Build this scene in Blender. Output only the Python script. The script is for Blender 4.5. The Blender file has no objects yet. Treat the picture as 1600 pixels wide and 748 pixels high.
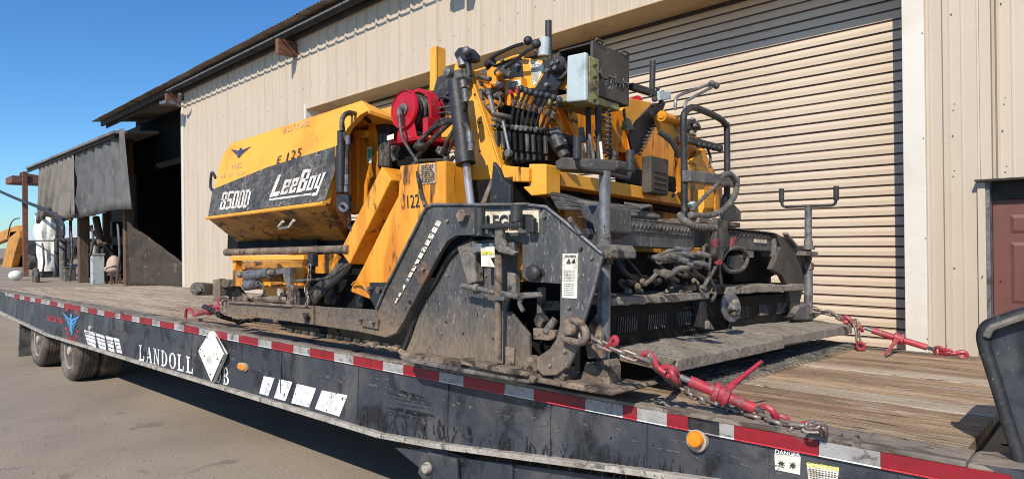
import bpy, bmesh, math, random
from mathutils import Vector, Matrix
random.seed(7)
scn = bpy.context.scene
COL = scn.collection
V = Vector

# ------------------------------------------------------------------ camera, world, sun, exposure
EYE = 1.8
FPX, CU, CV = 1036.0, 800.0, 374.0
WR = Matrix(((0.70673297, 0.00955967, -0.7074158), (0.70739471, 0.00601286, 0.70679316), (-0.0110103, 0.99993623, 0.00251298)))   # yard frame <- view (right, up, forward)
TR = Matrix(((0.74117254, 0.01230968, -0.67120171), (0.6711392, -0.03643949, 0.74043523), (0.01534372, 0.99926004, 0.03526946)))  # trailer frame <- view
right, up, fwd = WR.col[0], WR.col[1], WR.col[2]
cam_d = bpy.data.cameras.new('camera'); cam = bpy.data.objects.new('camera', cam_d); COL.objects.link(cam)
cam_d.sensor_width = 36; cam_d.lens = FPX / 1600 * 36; cam_d.clip_end = 3000; cam_d.clip_start = .05
cm = Matrix.Identity(4)
for i in range(3):
    cm[i][0], cm[i][1], cm[i][2] = right[i], up[i], -fwd[i]
cm[2][3] = EYE
cam.matrix_world = cm
scn.camera = cam
scn.cycles.filter_width = 1.0
scn.render.resolution_x, scn.render.resolution_y = 1024, 478

SUN_AZ, SUN_EL = math.radians(21), math.radians(42)
w = bpy.data.worlds.new('World'); scn.world = w; w.use_nodes = True
nt = w.node_tree; nt.nodes.clear()
sky = nt.nodes.new('ShaderNodeTexSky'); sky.sky_type = 'NISHITA'; sky.sun_disc = False
sky.sun_elevation = SUN_EL; sky.sun_rotation = math.pi - SUN_AZ
sky.air_density = 1.0; sky.dust_density = 0.25; sky.ozone_density = 3.0; sky.altitude = 300
bg = nt.nodes.new('ShaderNodeBackground'); bg.inputs['Strength'].default_value = 0.108
wo = nt.nodes.new('ShaderNodeOutputWorld')
hsv = nt.nodes.new('ShaderNodeHueSaturation'); hsv.inputs['Saturation'].default_value = 1.16; hsv.inputs['Value'].default_value = 1.2
nt.links.new(sky.outputs[0], hsv.inputs['Color']); tint = nt.nodes.new('ShaderNodeMix'); tint.data_type = 'RGBA'; tint.blend_type = 'MULTIPLY'; tint.inputs[0].default_value = 1; tint.inputs[7].default_value = (.62, .91, 1.14, 1)
nt.links.new(hsv.outputs[0], tint.inputs[6]); nt.links.new(tint.outputs[2], bg.inputs[0]); nt.links.new(bg.outputs[0], wo.inputs[0])
sd = bpy.data.lights.new('sun', 'SUN'); sd.energy = 5.0; sd.angle = math.radians(.5); sd.color = (1, .92, .79)
sun = bpy.data.objects.new('sun', sd); COL.objects.link(sun)
sdir = V((-math.sin(SUN_AZ) * math.cos(SUN_EL), math.cos(SUN_AZ) * math.cos(SUN_EL), -math.sin(SUN_EL)))
sun.rotation_euler = sdir.to_track_quat('-Z', 'Y').to_euler(); sun.location = (5, -10, 15)
scn.view_settings.view_transform = 'Standard'; scn.view_settings.look = 'None'
scn.view_settings.exposure = 0.06; scn.view_settings.gamma = 1.0

# ------------------------------------------------------------------ frames and survey helpers
YARD = Matrix.Translation((0, 0, EYE))
TRAIL = YARD @ (WR @ TR.transposed()).to_4x4()      # the trailer leans and is turned a little against the yard
def ray(u, v, M): return M @ V((u - CU, CV - v, FPX))
def P(u, v, Y):                                     # survey point in trailer frame on the plane y = Y
    r = ray(u, v, TR); return r * (Y / r.y)
def PX(u, v, X):
    r = ray(u, v, TR); return r * (X / r.x)
def PZ(u, v, Z):
    r = ray(u, v, TR); return r * (Z / r.z)
def B(u, v, Y):                                     # survey point in yard frame
    r = ray(u, v, WR); return r * (Y / r.y)
def BX(u, v, X):
    r = ray(u, v, WR); return r * (X / r.x)
GZ = -EYE                                           # ground height in yard frame

# ------------------------------------------------------------------ materials
MAT = {}
def mat(name, col, dirt=None, amt=.4, scale=3., rough=.6, metal=0., bump=.15, stretch=(1, 1, 1), fine=40., var=.25,
        dirt2=None, amt2=.3, scale2=9., zdust=None, objvar=0., spec=None, alpha_wear=None, bscale=None, speck=None):
    m = bpy.data.materials.new(name); m.use_nodes = True
    n, l = m.node_tree.nodes, m.node_tree.links
    bs = n['Principled BSDF']; out = n['Material Output']
    tc = n.new('ShaderNodeTexCoord'); mp = n.new('ShaderNodeMapping'); mp.inputs['Scale'].default_value = stretch
    l.new(tc.outputs['Object'], mp.inputs[0])
    def noise(sc, det=6, src=mp, dist=0.):
        t = n.new('ShaderNodeTexNoise'); t.inputs['Scale'].default_value = sc; t.inputs['Detail'].default_value = det
        t.inputs['Roughness'].default_value = .62; t.inputs['Distortion'].default_value = dist
        l.new(src.outputs[0] if src is mp else src.outputs['Object'], t.inputs['Vector']); return t
    def ramp(src, a, b):
        r = n.new('ShaderNodeValToRGB'); r.color_ramp.elements[0].position = a; r.color_ramp.elements[1].position = b
        l.new(src, r.inputs[0]); return r.outputs[0]
    def mix(f, a, b, blend='MIX'):
        x = n.new('ShaderNodeMix'); x.data_type = 'RGBA'; x.blend_type = blend
        if isinstance(f, float): x.inputs[0].default_value = f
        else: l.new(f, x.inputs[0])
        for s, val in ((6, a), (7, b)):
            if isinstance(val, tuple): x.inputs[s].default_value = (*val, 1)
            else: l.new(val, x.inputs[s])
        return x.outputs[2]
    c = tuple(col)
    cur = mix(1.0, c, c)
    if dirt:
        cur = mix(ramp(noise(scale, 8, mp, .3).outputs[0], .62 - amt * .35, .72 - amt * .2), cur, tuple(dirt))
    if dirt2:
        cur = mix(ramp(noise(scale2, 9, mp, .6).outputs[0], .66 - amt2 * .35, .72 - amt2 * .25), cur, tuple(dirt2))
    if zdust:
        g = n.new('ShaderNodeNewGeometry'); sx = n.new('ShaderNodeSeparateXYZ'); l.new(g.outputs['Position'], sx.inputs[0])
        mr = n.new('ShaderNodeMapRange'); mr.inputs[1].default_value = zdust[1]; mr.inputs[2].default_value = zdust[0]
        nz = noise(5, 6); ad = n.new('ShaderNodeMath'); ad.operation = 'MULTIPLY_ADD'; ad.inputs[1].default_value = -.45
        l.new(nz.outputs[0], ad.inputs[0]); l.new(sx.outputs[2], ad.inputs[2])
        a2 = n.new('ShaderNodeMath'); a2.operation = 'ADD'; a2.inputs[1].default_value = .22; l.new(ad.outputs[0], a2.inputs[0])
        l.new(a2.outputs[0], mr.inputs[0]); cur = mix(mr.outputs[0], cur, tuple(zdust[2]))
    for sp in (speck or ()):
        cur = mix(ramp(noise(sp[1], 3, mp, 0.).outputs[0], sp[2], sp[2] + .035), cur, tuple(sp[0]))
    fn = noise(fine, 5)
    f2 = noise(scale * .6 + .3, 4)
    vr = n.new('ShaderNodeMapRange'); vr.inputs[1].default_value = .25; vr.inputs[2].default_value = .75
    vr.inputs[3].default_value = 1 - var; vr.inputs[4].default_value = 1 + var; l.new(fn.outputs[0], vr.inputs[0])
    vr2 = n.new('ShaderNodeMapRange'); vr2.inputs[1].default_value = .25; vr2.inputs[2].default_value = .75
    vr2.inputs[3].default_value = 1 - var * .6; vr2.inputs[4].default_value = 1 + var * .6; l.new(f2.outputs[0], vr2.inputs[0])
    mu = n.new('ShaderNodeMath'); mu.operation = 'MULTIPLY'; l.new(vr.outputs[0], mu.inputs[0]); l.new(vr2.outputs[0], mu.inputs[1])
    fac = mu.outputs[0]
    if objvar:
        oi = n.new('ShaderNodeObjectInfo'); mo = n.new('ShaderNodeMapRange'); mo.inputs[3].default_value = 1 - objvar; mo.inputs[4].default_value = 1 + objvar
        l.new(oi.outputs['Random'], mo.inputs[0]); m3 = n.new('ShaderNodeMath'); m3.operation = 'MULTIPLY'
        l.new(fac, m3.inputs[0]); l.new(mo.outputs[0], m3.inputs[1]); fac = m3.outputs[0]
    hs = n.new('ShaderNodeHueSaturation'); l.new(cur, hs.inputs['Color']); l.new(fac, hs.inputs['Value'])
    l.new(hs.outputs[0], bs.inputs['Base Color'])
    rr = n.new('ShaderNodeMapRange'); rr.inputs[3].default_value = max(0, rough - .15); rr.inputs[4].default_value = min(1, rough + .2)
    l.new(f2.outputs[0], rr.inputs[0]); l.new(rr.outputs[0], bs.inputs['Roughness'])
    bs.inputs['Metallic'].default_value = metal
    if spec is not None: bs.inputs['Specular IOR Level'].default_value = spec
    if bump:
        bn = noise(bscale, 6) if bscale else fn
        bp = n.new('ShaderNodeBump'); bp.inputs['Strength'].default_value = bump; bp.inputs['Distance'].default_value = .02
        l.new(bn.outputs[0], bp.inputs['Height']); l.new(bp.outputs[0], bs.inputs['Normal'])
    if alpha_wear:
        l.new(ramp(noise(alpha_wear[0], 8).outputs[0], alpha_wear[1], alpha_wear[1] + .03), bs.inputs['Alpha'])
    MAT[name] = m
    return m

BROWN = (.10, .055, .03); DUST = (.30, .235, .17); SOOT = (.012, .011, .01)
yellow = mat('yellow_paint', (.86, .40, .045), (.76, .31, .03), .35, 2.5, .42, dirt2=(.30, .16, .04), amt2=.08, scale2=7, var=.08, bump=.04)
yellow_grime = mat('yellow_paint_oily', (.72, .27, .018), (.36, .13, .012), .5, 3.0, .36, dirt2=(.03, .018, .01), amt2=.42, scale2=4, stretch=(1.6, 1.6, .5), var=.15, bump=.06, speck=(((.10, .05, .02), 26, .67),))
yellow_hot = mat('yellow_paint_streaked', (.82, .35, .03), (.60, .20, .012), .5, 2.2, .34, dirt2=(.08, .035, .012), amt2=.26, scale2=6, stretch=(2.2, 2.2, .45), var=.12, bump=.04, speck=(((.22, .09, .02), 30, .70),))
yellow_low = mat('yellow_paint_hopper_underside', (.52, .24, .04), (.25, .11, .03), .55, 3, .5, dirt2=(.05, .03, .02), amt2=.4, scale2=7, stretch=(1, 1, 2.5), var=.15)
blacksteel = mat('black_steel', (.020, .021, .024), (.045, .040, .036), .45, 4, .5, dirt2=(.13, .11, .09), amt2=.06, scale2=14, var=.3, bump=.15, speck=(((.16, .14, .12), 80, .68),))
shade_black = mat('black_with_shade', (.005, .005, .005), (.013, .011, .009), .4, 5, .75, dirt2=(.06, .05, .04), amt2=.08, scale2=18, var=.3, bump=.2, spec=.25)  # near-black colour stands in for deep shade in and behind black parts
plate_m = mat('end_plate_steel', (.062, .063, .066), (.105, .10, .095), .5, 4, .5, dirt2=(.19, .18, .17), amt2=.2, scale2=26, var=.3, bump=.22, zdust=(1.10, 1.50, (.21, .155, .105)), stretch=(1.4, 1.4, .5), speck=(((.26, .235, .20), 60, .64), ((.018, .016, .014), 26, .66)))
arm_m = mat('tow_arm_steel', (.062, .060, .058), (.105, .088, .072), .5, 4, .6, dirt2=(.16, .085, .05), amt2=.3, scale2=6, var=.3, bump=.2, zdust=(1.2, 1.5, (.19, .135, .09)), speck=(((.30, .26, .21), 75, .65), ((.015, .013, .011), 34, .65)))
dustysteel = mat('dusty_steel', (.105, .10, .095), (.21, .18, .145), .5, 6, .7, dirt2=(.03, .025, .02), amt2=.4, scale2=9, var=.3, bump=.3, speck=(((.30, .26, .21), 75, .65), ((.015, .013, .011), 34, .65)))
brownsteel = mat('brown_dusty_steel', (.145, .105, .075), (.26, .20, .15), .5, 6, .8, dirt2=(.035, .025, .02), amt2=.42, scale2=9, var=.3, bump=.3, speck=(((.30, .26, .21), 75, .65), ((.015, .013, .011), 34, .65)))
greysteel = mat('grey_steel', (.20, .20, .21), (.10, .09, .08), .45, 8, .45, metal=.4, var=.25, bump=.15, speck=(((.30, .26, .21), 75, .65), ((.015, .013, .011), 34, .65)))
chrome = mat('chrome_rod', (.42, .39, .42), (.25, .18, .14), .35, 6, .3, metal=.35, var=.05, bump=0)
asphaltcrust = mat('asphalt_crusted_board', (.29, .25, .205), (.38, .33, .275), .5, 9, .9, dirt2=(.13, .11, .09), amt2=.35, scale2=40, fine=120, var=.35, bump=.9, speck=(((.07, .06, .05), 60, .62), ((.46, .41, .34), 80, .66)))
rubber = mat('rubber_hose', (.028, .027, .026), (.13, .11, .09), .4, 10, .55, var=.3, bump=.15)
hosegrey = mat('grey_dusty_hose', (.085, .078, .07), (.19, .17, .14), .35, 12, .7, var=.3, bump=.2)
red = mat('red_paint', (.48, .010, .022), (.26, .02, .022), .3, 5, .33, dirt2=(.25, .12, .10), amt2=.18, scale2=12, var=.12, bump=.05)
binder_red = mat('binder_red', (.40, .03, .05), (.24, .03, .04), .4, 14, .42, dirt2=(.24, .12, .11), amt2=.32, scale2=30, var=.2, bump=.12, speck=(((.30, .20, .17), 70, .66), ((.06, .02, .02), 50, .68)))
chain_m = mat('chain_steel', (.30, .26, .23), (.16, .08, .05), .45, 25, .45, metal=.5, var=.3, bump=.2)
greybox = mat('grey_box_paint', (.46, .53, .54), (.30, .34, .34), .3, 5, .45, var=.08, bump=.03)
olive = mat('greasy_olive_paint', (.30, .27, .11), (.09, .075, .04), .45, 9, .5, var=.2)
boxdark = mat('weathered_black_box', (.05, .044, .038), (.095, .08, .066), .5, 5, .6, dirt2=(.20, .19, .17), amt2=.04, scale2=20, var=.25, bump=.12, speck=(((.16, .14, .12), 80, .68),))
whitepaint = mat('white_stencil', (.78, .78, .77), (.45, .44, .43), .35, 12, .6, alpha_wear=(26, .36), var=.1, bump=0)
whiteclean = mat('white_panel', (.80, .79, .74), (.5, .45, .38), .25, 7, .5, var=.06, bump=.03)
labelm = mat('label_paper', (.74, .72, .62), (.5, .44, .35), .35, 18, .6, var=.1, bump=0)
blackprint = mat('black_print', (.02, .02, .02), (.06, .05, .04), .4, 30, .6, alpha_wear=(40, .36), bump=0)
creamsign = mat('cream_sign', (.70, .63, .48), (.30, .22, .15), .4, 12, .6, var=.12, bump=.02)
letterwhite = mat('silver_letters', (.72, .68, .62), (.40, .34, .28), .4, 14, .5, alpha_wear=(22, .30), var=.12, bump=0)
tan_print = mat('worn_tan_print', (.55, .40, .28), (.4, .3, .2), .4, 20, .6, alpha_wear=(28, .42), bump=0)
yellowprint = mat('yellow_print', (.78, .68, .05), None, rough=.6, alpha_wear=(60, .36), bump=0)
blueprint = mat('blue_print', (.09, .30, .58), (.05, .15, .3), .3, 20, .5, alpha_wear=(30, .3), bump=0)
navyprint = mat('navy_print', (.04, .05, .12), None, rough=.5, alpha_wear=(30, .3), bump=0)
redprint = mat('red_print', (.62, .04, .05), (.4, .03, .04), .3, 20, .5, alpha_wear=(40, .36), bump=0)
greenprint = mat('green_print', (.05, .42, .25), None, rough=.5, bump=0)
orange_lens = mat('orange_lens', (.90, .26, .015), None, rough=.2, var=.06, bump=0)
lens_ring = mat('tan_lens_ring', (.42, .36, .28), (.2, .15, .1), .4, 20, .6)
trailer_m = mat('trailer_black_paint', (.040, .044, .056), (.085, .083, .085), .42, 2.2, .42, dirt2=(.014, .014, .016), amt2=.42, scale2=3.4, stretch=(1, 1, .8), var=.22, bump=.06, speck=(((.20, .19, .175), 85, .69), ((.012, .012, .014), 40, .66)))
rail_m = mat('trailer_rail', (.17, .145, .12), (.27, .22, .17), .5, 4, .75, dirt2=(.075, .055, .042), amt2=.35, scale2=9, stretch=(.5, 1, 1), var=.3, bump=.3, speck=(((.36, .30, .24), 70, .66), ((.05, .035, .028), 30, .64)))
flange_m = mat('trailer_flange', (.30, .27, .23), (.42, .385, .33), .5, 5, .8, dirt2=(.11, .10, .09), amt2=.3, scale2=14, var=.25, bump=.3, speck=(((.08, .07, .06), 45, .66),))
reflred = mat('reflective_red', (.27, .010, .018), (.17, .01, .016), .4, 6, .4, dirt2=(.15, .06, .05), amt2=.15, scale2=14, var=.12, bump=.02, speck=(((.10, .04, .035), 40, .68),))
reflwhite = mat('reflective_white', (.36, .35, .34), (.22, .2, .18), .5, 6, .5, dirt2=(.12, .1, .09), amt2=.3, scale2=18, var=.15, bump=.02, speck=(((.12, .10, .09), 50, .66),))
edgewhite = mat('white_strip_edge', (.74, .72, .68), None, rough=.5, bump=0)
tyre_m = mat('tyre_rubber', (.07, .058, .048), (.17, .135, .105), .5, 5, .8, var=.25, bump=.25, speck=(((.24, .19, .15), 60, .66),))
rim_m = mat('rim_paint', (.50, .45, .40), (.26, .20, .155), .55, 5, .6, var=.2, bump=.1)
wood = mat('worn_deck_wood', (.41, .275, .165), (.20, .118, .065), .55, 2.6, .85, dirt2=(.44, .36, .265), amt2=.38, scale2=9, stretch=(.22, 2.4, 2.4), fine=46, var=.5, bump=1.0, objvar=.07, speck=(((.045, .026, .015), 22, .64), ((.60, .48, .34), 34, .67), ((.07, .04, .025), 9, .66)))
wood_grey = mat('grey_deck_wood', (.42, .33, .235), (.28, .205, .145), .5, 3.2, .9, dirt2=(.45, .38, .30), amt2=.4, scale2=7, stretch=(.2, 2.0, 2.0), fine=34, var=.36, bump=1.0, objvar=.07, speck=(((.09, .06, .04), 24, .65), ((.56, .47, .36), 34, .67)))
oldtimber = mat('old_timber', (.15, .095, .06), (.08, .05, .035), .5, 4, .85, stretch=(2.5, 2.5, .3), var=.3, bump=.4)
redtimber = mat('red_brown_timber', (.21, .085, .055), (.11, .05, .035), .5, 5, .8, stretch=(2, .5, 2.5), var=.3, bump=.3)
siding = mat('beige_siding', (.545, .455, .355), (.515, .425, .325), .5, 1.2, .55, dirt2=(.52, .43, .34), amt2=.05, scale2=3, stretch=(1.5, 1.5, .35), var=.05, bump=.03, objvar=.02)
trim_white = mat('white_trim', (.69, .635, .555), (.64, .575, .48), .3, 2, .5, var=.04, bump=.02)
soffit_m = mat('tan_soffit', (.50, .36, .19), (.40, .28, .14), .4, 2, .6, var=.08)
slat_m = mat('door_slat_paint', (.64, .515, .385), (.575, .455, .33), .45, 1.6, .5, dirt2=(.42, .32, .24), amt2=.14, scale2=5, stretch=(.35, 1, 3), var=.05, bump=.02, objvar=.035)
groove_m = mat('door_groove', (.16, .10, .075), None, rough=.8, bump=0)
roof_m = mat('galvanised_roof', (.24, .215, .185), (.15, .12, .10), .5, 1.5, .6, metal=.2, var=.15)
darkbeam = mat('dark_purlin', (.030, .027, .026), (.07, .05, .04), .4, 4, .8)
pipe_m = mat('conduit', (.20, .20, .21), (.10, .09, .09), .4, 6, .5)
maroon = mat('maroon_door', (.165, .062, .052), (.14, .055, .048), .4, 2, .5, var=.06, bump=.02)
tarp_l = mat('brown_tarp', (.21, .185, .155), (.15, .135, .115), .5, 1.2, .8, var=.15, bump=.2)
tarp_p = mat('pale_tarp', (.42, .37, .29), (.3, .26, .2), .5, 1.2, .8, var=.15, bump=.2)
tarp_r = mat('grey_tarp', (.125, .12, .118), (.08, .08, .08), .5, 1.2, .7, dirt2=(.2, .18, .15), amt2=.2, scale2=2, var=.15, bump=.2)
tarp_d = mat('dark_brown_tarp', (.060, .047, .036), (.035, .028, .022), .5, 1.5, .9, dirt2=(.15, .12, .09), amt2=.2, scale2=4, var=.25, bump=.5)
bay_shade = mat('bay_shade_black', (.006, .006, .007), (.012, .011, .01), .4, 1.5, .95, bump=.1, spec=.1)  # near-black colour stands in for shade deep inside the shed
pinkbag = mat('pinkish_sack', (.50, .37, .30), (.42, .30, .24), .4, 4, .9, var=.1, bump=.3)
orange_m = mat('loader_orange', (.62, .26, .03), (.36, .16, .04), .4, 1, .5, var=.1)
ground_m = mat('dusty_yard_concrete', (.285, .232, .178), (.235, .192, .148), .5, .5, .9, dirt2=(.19, .155, .12), amt2=.14, scale2=2.2, fine=38, var=.16, bump=.3, speck=(((.42, .35, .28), 60, .66), ((.11, .09, .075), 45, .66)))
mud_m = mat('mud_clods', (.33, .26, .18), (.2, .15, .1), .5, 10, .95, var=.3, bump=.5)
greywall = mat('far_grey_wall', (.30, .32, .34), (.22, .23, .24), .4, .3, .7, var=.1)

def cracked():                                       # black vinyl band, crazed with pale cracks
    m = mat('cracked_black_vinyl', (.05, .047, .042), (.12, .105, .085), .5, 7, .55, dirt2=(.035, .03, .028), amt2=.4, scale2=20, var=.35, bump=.1)
    n, l = m.node_tree.nodes, m.node_tree.links
    tc = n.new('ShaderNodeTexCoord'); hs = [x for x in n if x.type == 'HUE_SAT'][0]; bs = n['Principled BSDF']
    cur = hs.outputs[0]
    for sc, wd, st, msc in ((5., .007, (1, 1, 1.6), 1.7), (13., .016, (1.6, 1, .7), 2.6)):
        mp = n.new('ShaderNodeMapping'); mp.inputs['Scale'].default_value = st; mp.inputs['Rotation'].default_value = (0, .5, 0)
        l.new(tc.outputs['Object'], mp.inputs[0])
        nz = n.new('ShaderNodeTexNoise'); nz.inputs['Scale'].default_value = 4; l.new(mp.outputs[0], nz.inputs['Vector'])
        mx = n.new('ShaderNodeMix'); mx.data_type = 'VECTOR'; mx.inputs[0].default_value = .16
        l.new(mp.outputs[0], mx.inputs[4]); l.new(nz.outputs['Color'], mx.inputs[5])
        vo = n.new('ShaderNodeTexVoronoi'); vo.feature = 'DISTANCE_TO_EDGE'; vo.inputs['Scale'].default_value = sc; l.new(mx.outputs[1], vo.inputs['Vector'])
        lt = n.new('ShaderNodeMath'); lt.operation = 'LESS_THAN'; lt.inputs[1].default_value = wd; l.new(vo.outputs['Distance'], lt.inputs[0])
        n2 = n.new('ShaderNodeTexNoise'); n2.inputs['Scale'].default_value = msc; l.new(tc.outputs['Object'], n2.inputs['Vector'])
        gt = n.new('ShaderNodeMath'); gt.operation = 'GREATER_THAN'; gt.inputs[1].default_value = .5; l.new(n2.outputs[0], gt.inputs[0])
        mu = n.new('ShaderNodeMath'); mu.operation = 'MULTIPLY'; l.new(lt.outputs[0], mu.inputs[0]); l.new(gt.outputs[0], mu.inputs[1])
        c = n.new('ShaderNodeMix'); c.data_type = 'RGBA'; l.new(mu.outputs[0], c.inputs[0]); l.new(cur, c.inputs[6]); c.inputs[7].default_value = (.27, .245, .21, 1)
        cur = c.outputs[2]
    l.new(cur, bs.inputs['Base Color'])
    return m
vinyl = cracked()

# ------------------------------------------------------------------ mesh builder
class MB:
    def __init__(s): s.v = []; s.f = []
    def add(s, vs, fs):
        o = len(s.v); s.v += [V(p) for p in vs]; s.f += [tuple(i + o for i in f) for f in fs]; return s
    def prism(s, pts, vec, back=None):
        pts = [V(p) for p in pts]; vec = V(vec) if vec is not None else None
        bk = [V(p) for p in back] if back else [p + vec for p in pts]
        n = len(pts)
        return s.add(pts + bk, [tuple(range(n)), tuple(range(2 * n - 1, n - 1, -1))] + [((i + 1) % n, i, n + i, n + (i + 1) % n) for i in range(n)])
    def box(s, a, b):
        x0, x1 = sorted((a[0], b[0])); y0, y1 = sorted((a[1], b[1])); z0, z1 = sorted((a[2], b[2]))
        return s.prism([(x0, y0, z0), (x1, y0, z0), (x1, y0, z1), (x0, y0, z1)], (0, y1 - y0, 0))
    def beam(s, p, q, w, h=None, upv=(0, 0, 1)):      # rectangular bar from p to q
        p, q = V(p), V(q); h = h or w; d = (q - p).normalized(); a = d.cross(V(upv))
        if a.length < 1e-3: a = d.cross(V((0, 1, 0)))
        a.normalize(); b = a.cross(d)
        return s.prism([p - a * w / 2 - b * h / 2, p + a * w / 2 - b * h / 2, p + a * w / 2 + b * h / 2, p - a * w / 2 + b * h / 2], q - p)
    def tube(s, pts, r, seg=8, smooth=0, closed=False):
        pts = [V(p) for p in pts]
        if smooth and len(pts) > 2:
            out = []; n = len(pts)
            rng = n if closed else n - 1
            for i in range(rng):
                p0 = pts[(i - 1) % n] if (closed or i > 0) else pts[0]; p1 = pts[i]; p2 = pts[(i + 1) % n]
                p3 = pts[(i + 2) % n] if (closed or i + 2 < n) else pts[-1]
                for k in range(smooth):
                    t = k / smooth
                    out.append(.5 * ((2 * p1) + (p2 - p0) * t + (2 * p0 - 5 * p1 + 4 * p2 - p3) * t * t + (3 * p1 - p0 - 3 * p2 + p3) * t ** 3))
            if not closed: out.append(pts[-1])
            pts = out
        n = len(pts); vs = []; prev = None
        for i, p in enumerate(pts):
            if closed: d = pts[(i + 1) % n] - pts[i - 1]
            else: d = pts[min(i + 1, n - 1)] - pts[max(i - 1, 0)]
            d.normalize()
            if prev is None:
                a = d.cross(V((0, 0, 1)))
                if a.length < .05: a = d.cross(V((0, 1, 0)))
            else: a = prev - d * prev.dot(d)
            a.normalize(); prev = a; b = d.cross(a)
            rr = r(i, n) if callable(r) else r
            for k in range(seg):
                t = 2 * math.pi * k / seg; vs.append(p + (a * math.cos(t) + b * math.sin(t)) * rr)
        fs = []
        for i in range(n if closed else n - 1):
            j = (i + 1) % n
            for k in range(seg):
                k2 = (k + 1) % seg; fs.append((i * seg + k, i * seg + k2, j * seg + k2, j * seg + k))
        if not closed:
            fs.append(tuple(range(seg - 1, -1, -1))); fs.append(tuple((n - 1) * seg + k for k in range(seg)))
        return s.add(vs, fs)
    def cyl(s, p, q, r, seg=16, r2=None):
        return s.tube([p, q], (lambda i, n: r if i == 0 else (r if r2 is None else r2)), seg)
    def ball(s, c, r, seg=12, rings=8, sc=(1, 1, 1)):
        c = V(c); vs = [c + V((0, 0, r * sc[2]))]
        for i in range(1, rings):
            a = math.pi * i / rings
            for k in range(seg):
                t = 2 * math.pi * k / seg
                vs.append(c + V((r * sc[0] * math.sin(a) * math.cos(t), r * sc[1] * math.sin(a) * math.sin(t), r * sc[2] * math.cos(a))))
        vs.append(c - V((0, 0, r * sc[2]))); fs = [(0, 1 + k, 1 + (k + 1) % seg) for k in range(seg)]
        for i in range(rings - 2):
            for k in range(seg):
                a0 = 1 + i * seg; k2 = (k + 1) % seg; fs.append((a0 + k, a0 + seg + k, a0 + seg + k2, a0 + k2))
        e = len(vs) - 1; a0 = 1 + (rings - 2) * seg
        fs += [(e, a0 + (k + 1) % seg, a0 + k) for k in range(seg)]
        return s.add(vs, fs)
    def lathe(s, c, axis, prof, seg=32):               # prof: list of (offset along axis, radius)
        c = V(c); d = V(axis).normalized(); a = d.cross(V((0, 0, 1)))
        if a.length < .05: a = d.cross(V((1, 0, 0)))
        a.normalize(); b = d.cross(a); vs = []
        for o, r in prof:
            for k in range(seg):
                t = 2 * math.pi * k / seg; vs.append(c + d * o + (a * math.cos(t) + b * math.sin(t)) * max(r, 1e-4))
        fs = []
        for i in range(len(prof) - 1):
            for k in range(seg):
                k2 = (k + 1) % seg; fs.append((i * seg + k, i * seg + k2, (i + 1) * seg + k2, (i + 1) * seg + k))
        fs.append(tuple(range(seg - 1, -1, -1))); fs.append(tuple((len(prof) - 1) * seg + k for k in range(seg)))
        return s.add(vs, fs)
    def build(s, name, m, parent=None, bevel=0., smooth=False, label=None):
        base = V(root_of(parent).get('_b', (0, 0, 0))) if parent else V((0, 0, 0))
        me = bpy.data.meshes.new(name); me.from_pydata([tuple(p - base) for p in s.v], [], s.f); me.update()
        bm = bmesh.new(); bm.from_mesh(me); bmesh.ops.recalc_face_normals(bm, faces=bm.faces); bm.to_mesh(me); bm.free()
        me.materials.append(m)
        o = bpy.data.objects.new(name, me); COL.objects.link(o)
        if parent: o.parent = parent
        if smooth:
            me.polygons.foreach_set('use_smooth', [True] * len(me.polygons))
            bpy_auto(me)
        if bevel:
            bv = o.modifiers.new('bevel', 'BEVEL'); bv.width = bevel; bv.segments = 2; bv.limit_method = 'ANGLE'; bv.angle_limit = .7
        if label: o['label'] = label
        return o
def bpy_auto(me, ang=.7):
    bm = bmesh.new(); bm.from_mesh(me)
    for e in bm.edges: e.smooth = not (len(e.link_faces) == 2 and e.calc_face_angle(0) > ang)
    bm.to_mesh(me); bm.free()
def root_of(o):
    while o.parent: o = o.parent
    return o
def thing(name, label, cat, base, frame=TRAIL, group=None):
    o = bpy.data.objects.new(name, None); COL.objects.link(o); base = V(base)
    o.matrix_world = frame @ Matrix.Translation(base); o['_b'] = tuple(base)
    o['label'] = label; o['category'] = cat
    if group: o['group'] = group
    return o
def single(mb, name, m, label, cat, base, frame=TRAIL, group=None, kind=None, **kw):   # a thing that is one mesh
    base = V(base); mb.v = [p - base for p in mb.v]
    o = mb.build(name, m, None, **kw); o.matrix_world = frame @ Matrix.Translation(base)
    if label: o['label'] = label; o['category'] = cat
    if group: o['group'] = group
    if kind: o['kind'] = kind
    return o

# short forms
def poly(name, px, Y, depth, m, par, bevel=.004, **kw):      # plate: outline on the plane y=Y, real thickness behind it
    return MB().prism([P(u, v, Y) for u, v in px], (0, depth, 0)).build(name, m, par, bevel=bevel, **kw)
def bar(name, a, b, r, m, par, seg=10, **kw): return MB().cyl(P(*a), P(*b), r, seg).build(name, m, par, smooth=True, **kw)
def hose(name, pts, r, m, par, sm=6, seg=8, **kw): return MB().tube([P(*p) for p in pts], r, seg, sm).build(name, m, par, smooth=True, **kw)
def ridged(name, pts, r, m, par, sm=14):
    return MB().tube([P(*p) for p in pts], lambda i, n: r * (1.12 if i % 2 else .86), 10, sm).build(name, m, par)
def bolt(par, u, v, Y, r=.022, m=None, name='bolt', proud=.03):
    c = P(u, v, Y); return MB().lathe(c, (0, -1, 0), [(0, r), (proud, r), (proud + .002, r * .8)], 6).build(name, m or blacksteel, par)
def bil(q, s, t):                                          # bilinear point in a quad BL, BR, TR, TL
    return (q[0] * (1 - s) + q[1] * s) * (1 - t) + (q[3] * (1 - s) + q[2] * s) * t
_txt = {}
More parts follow.
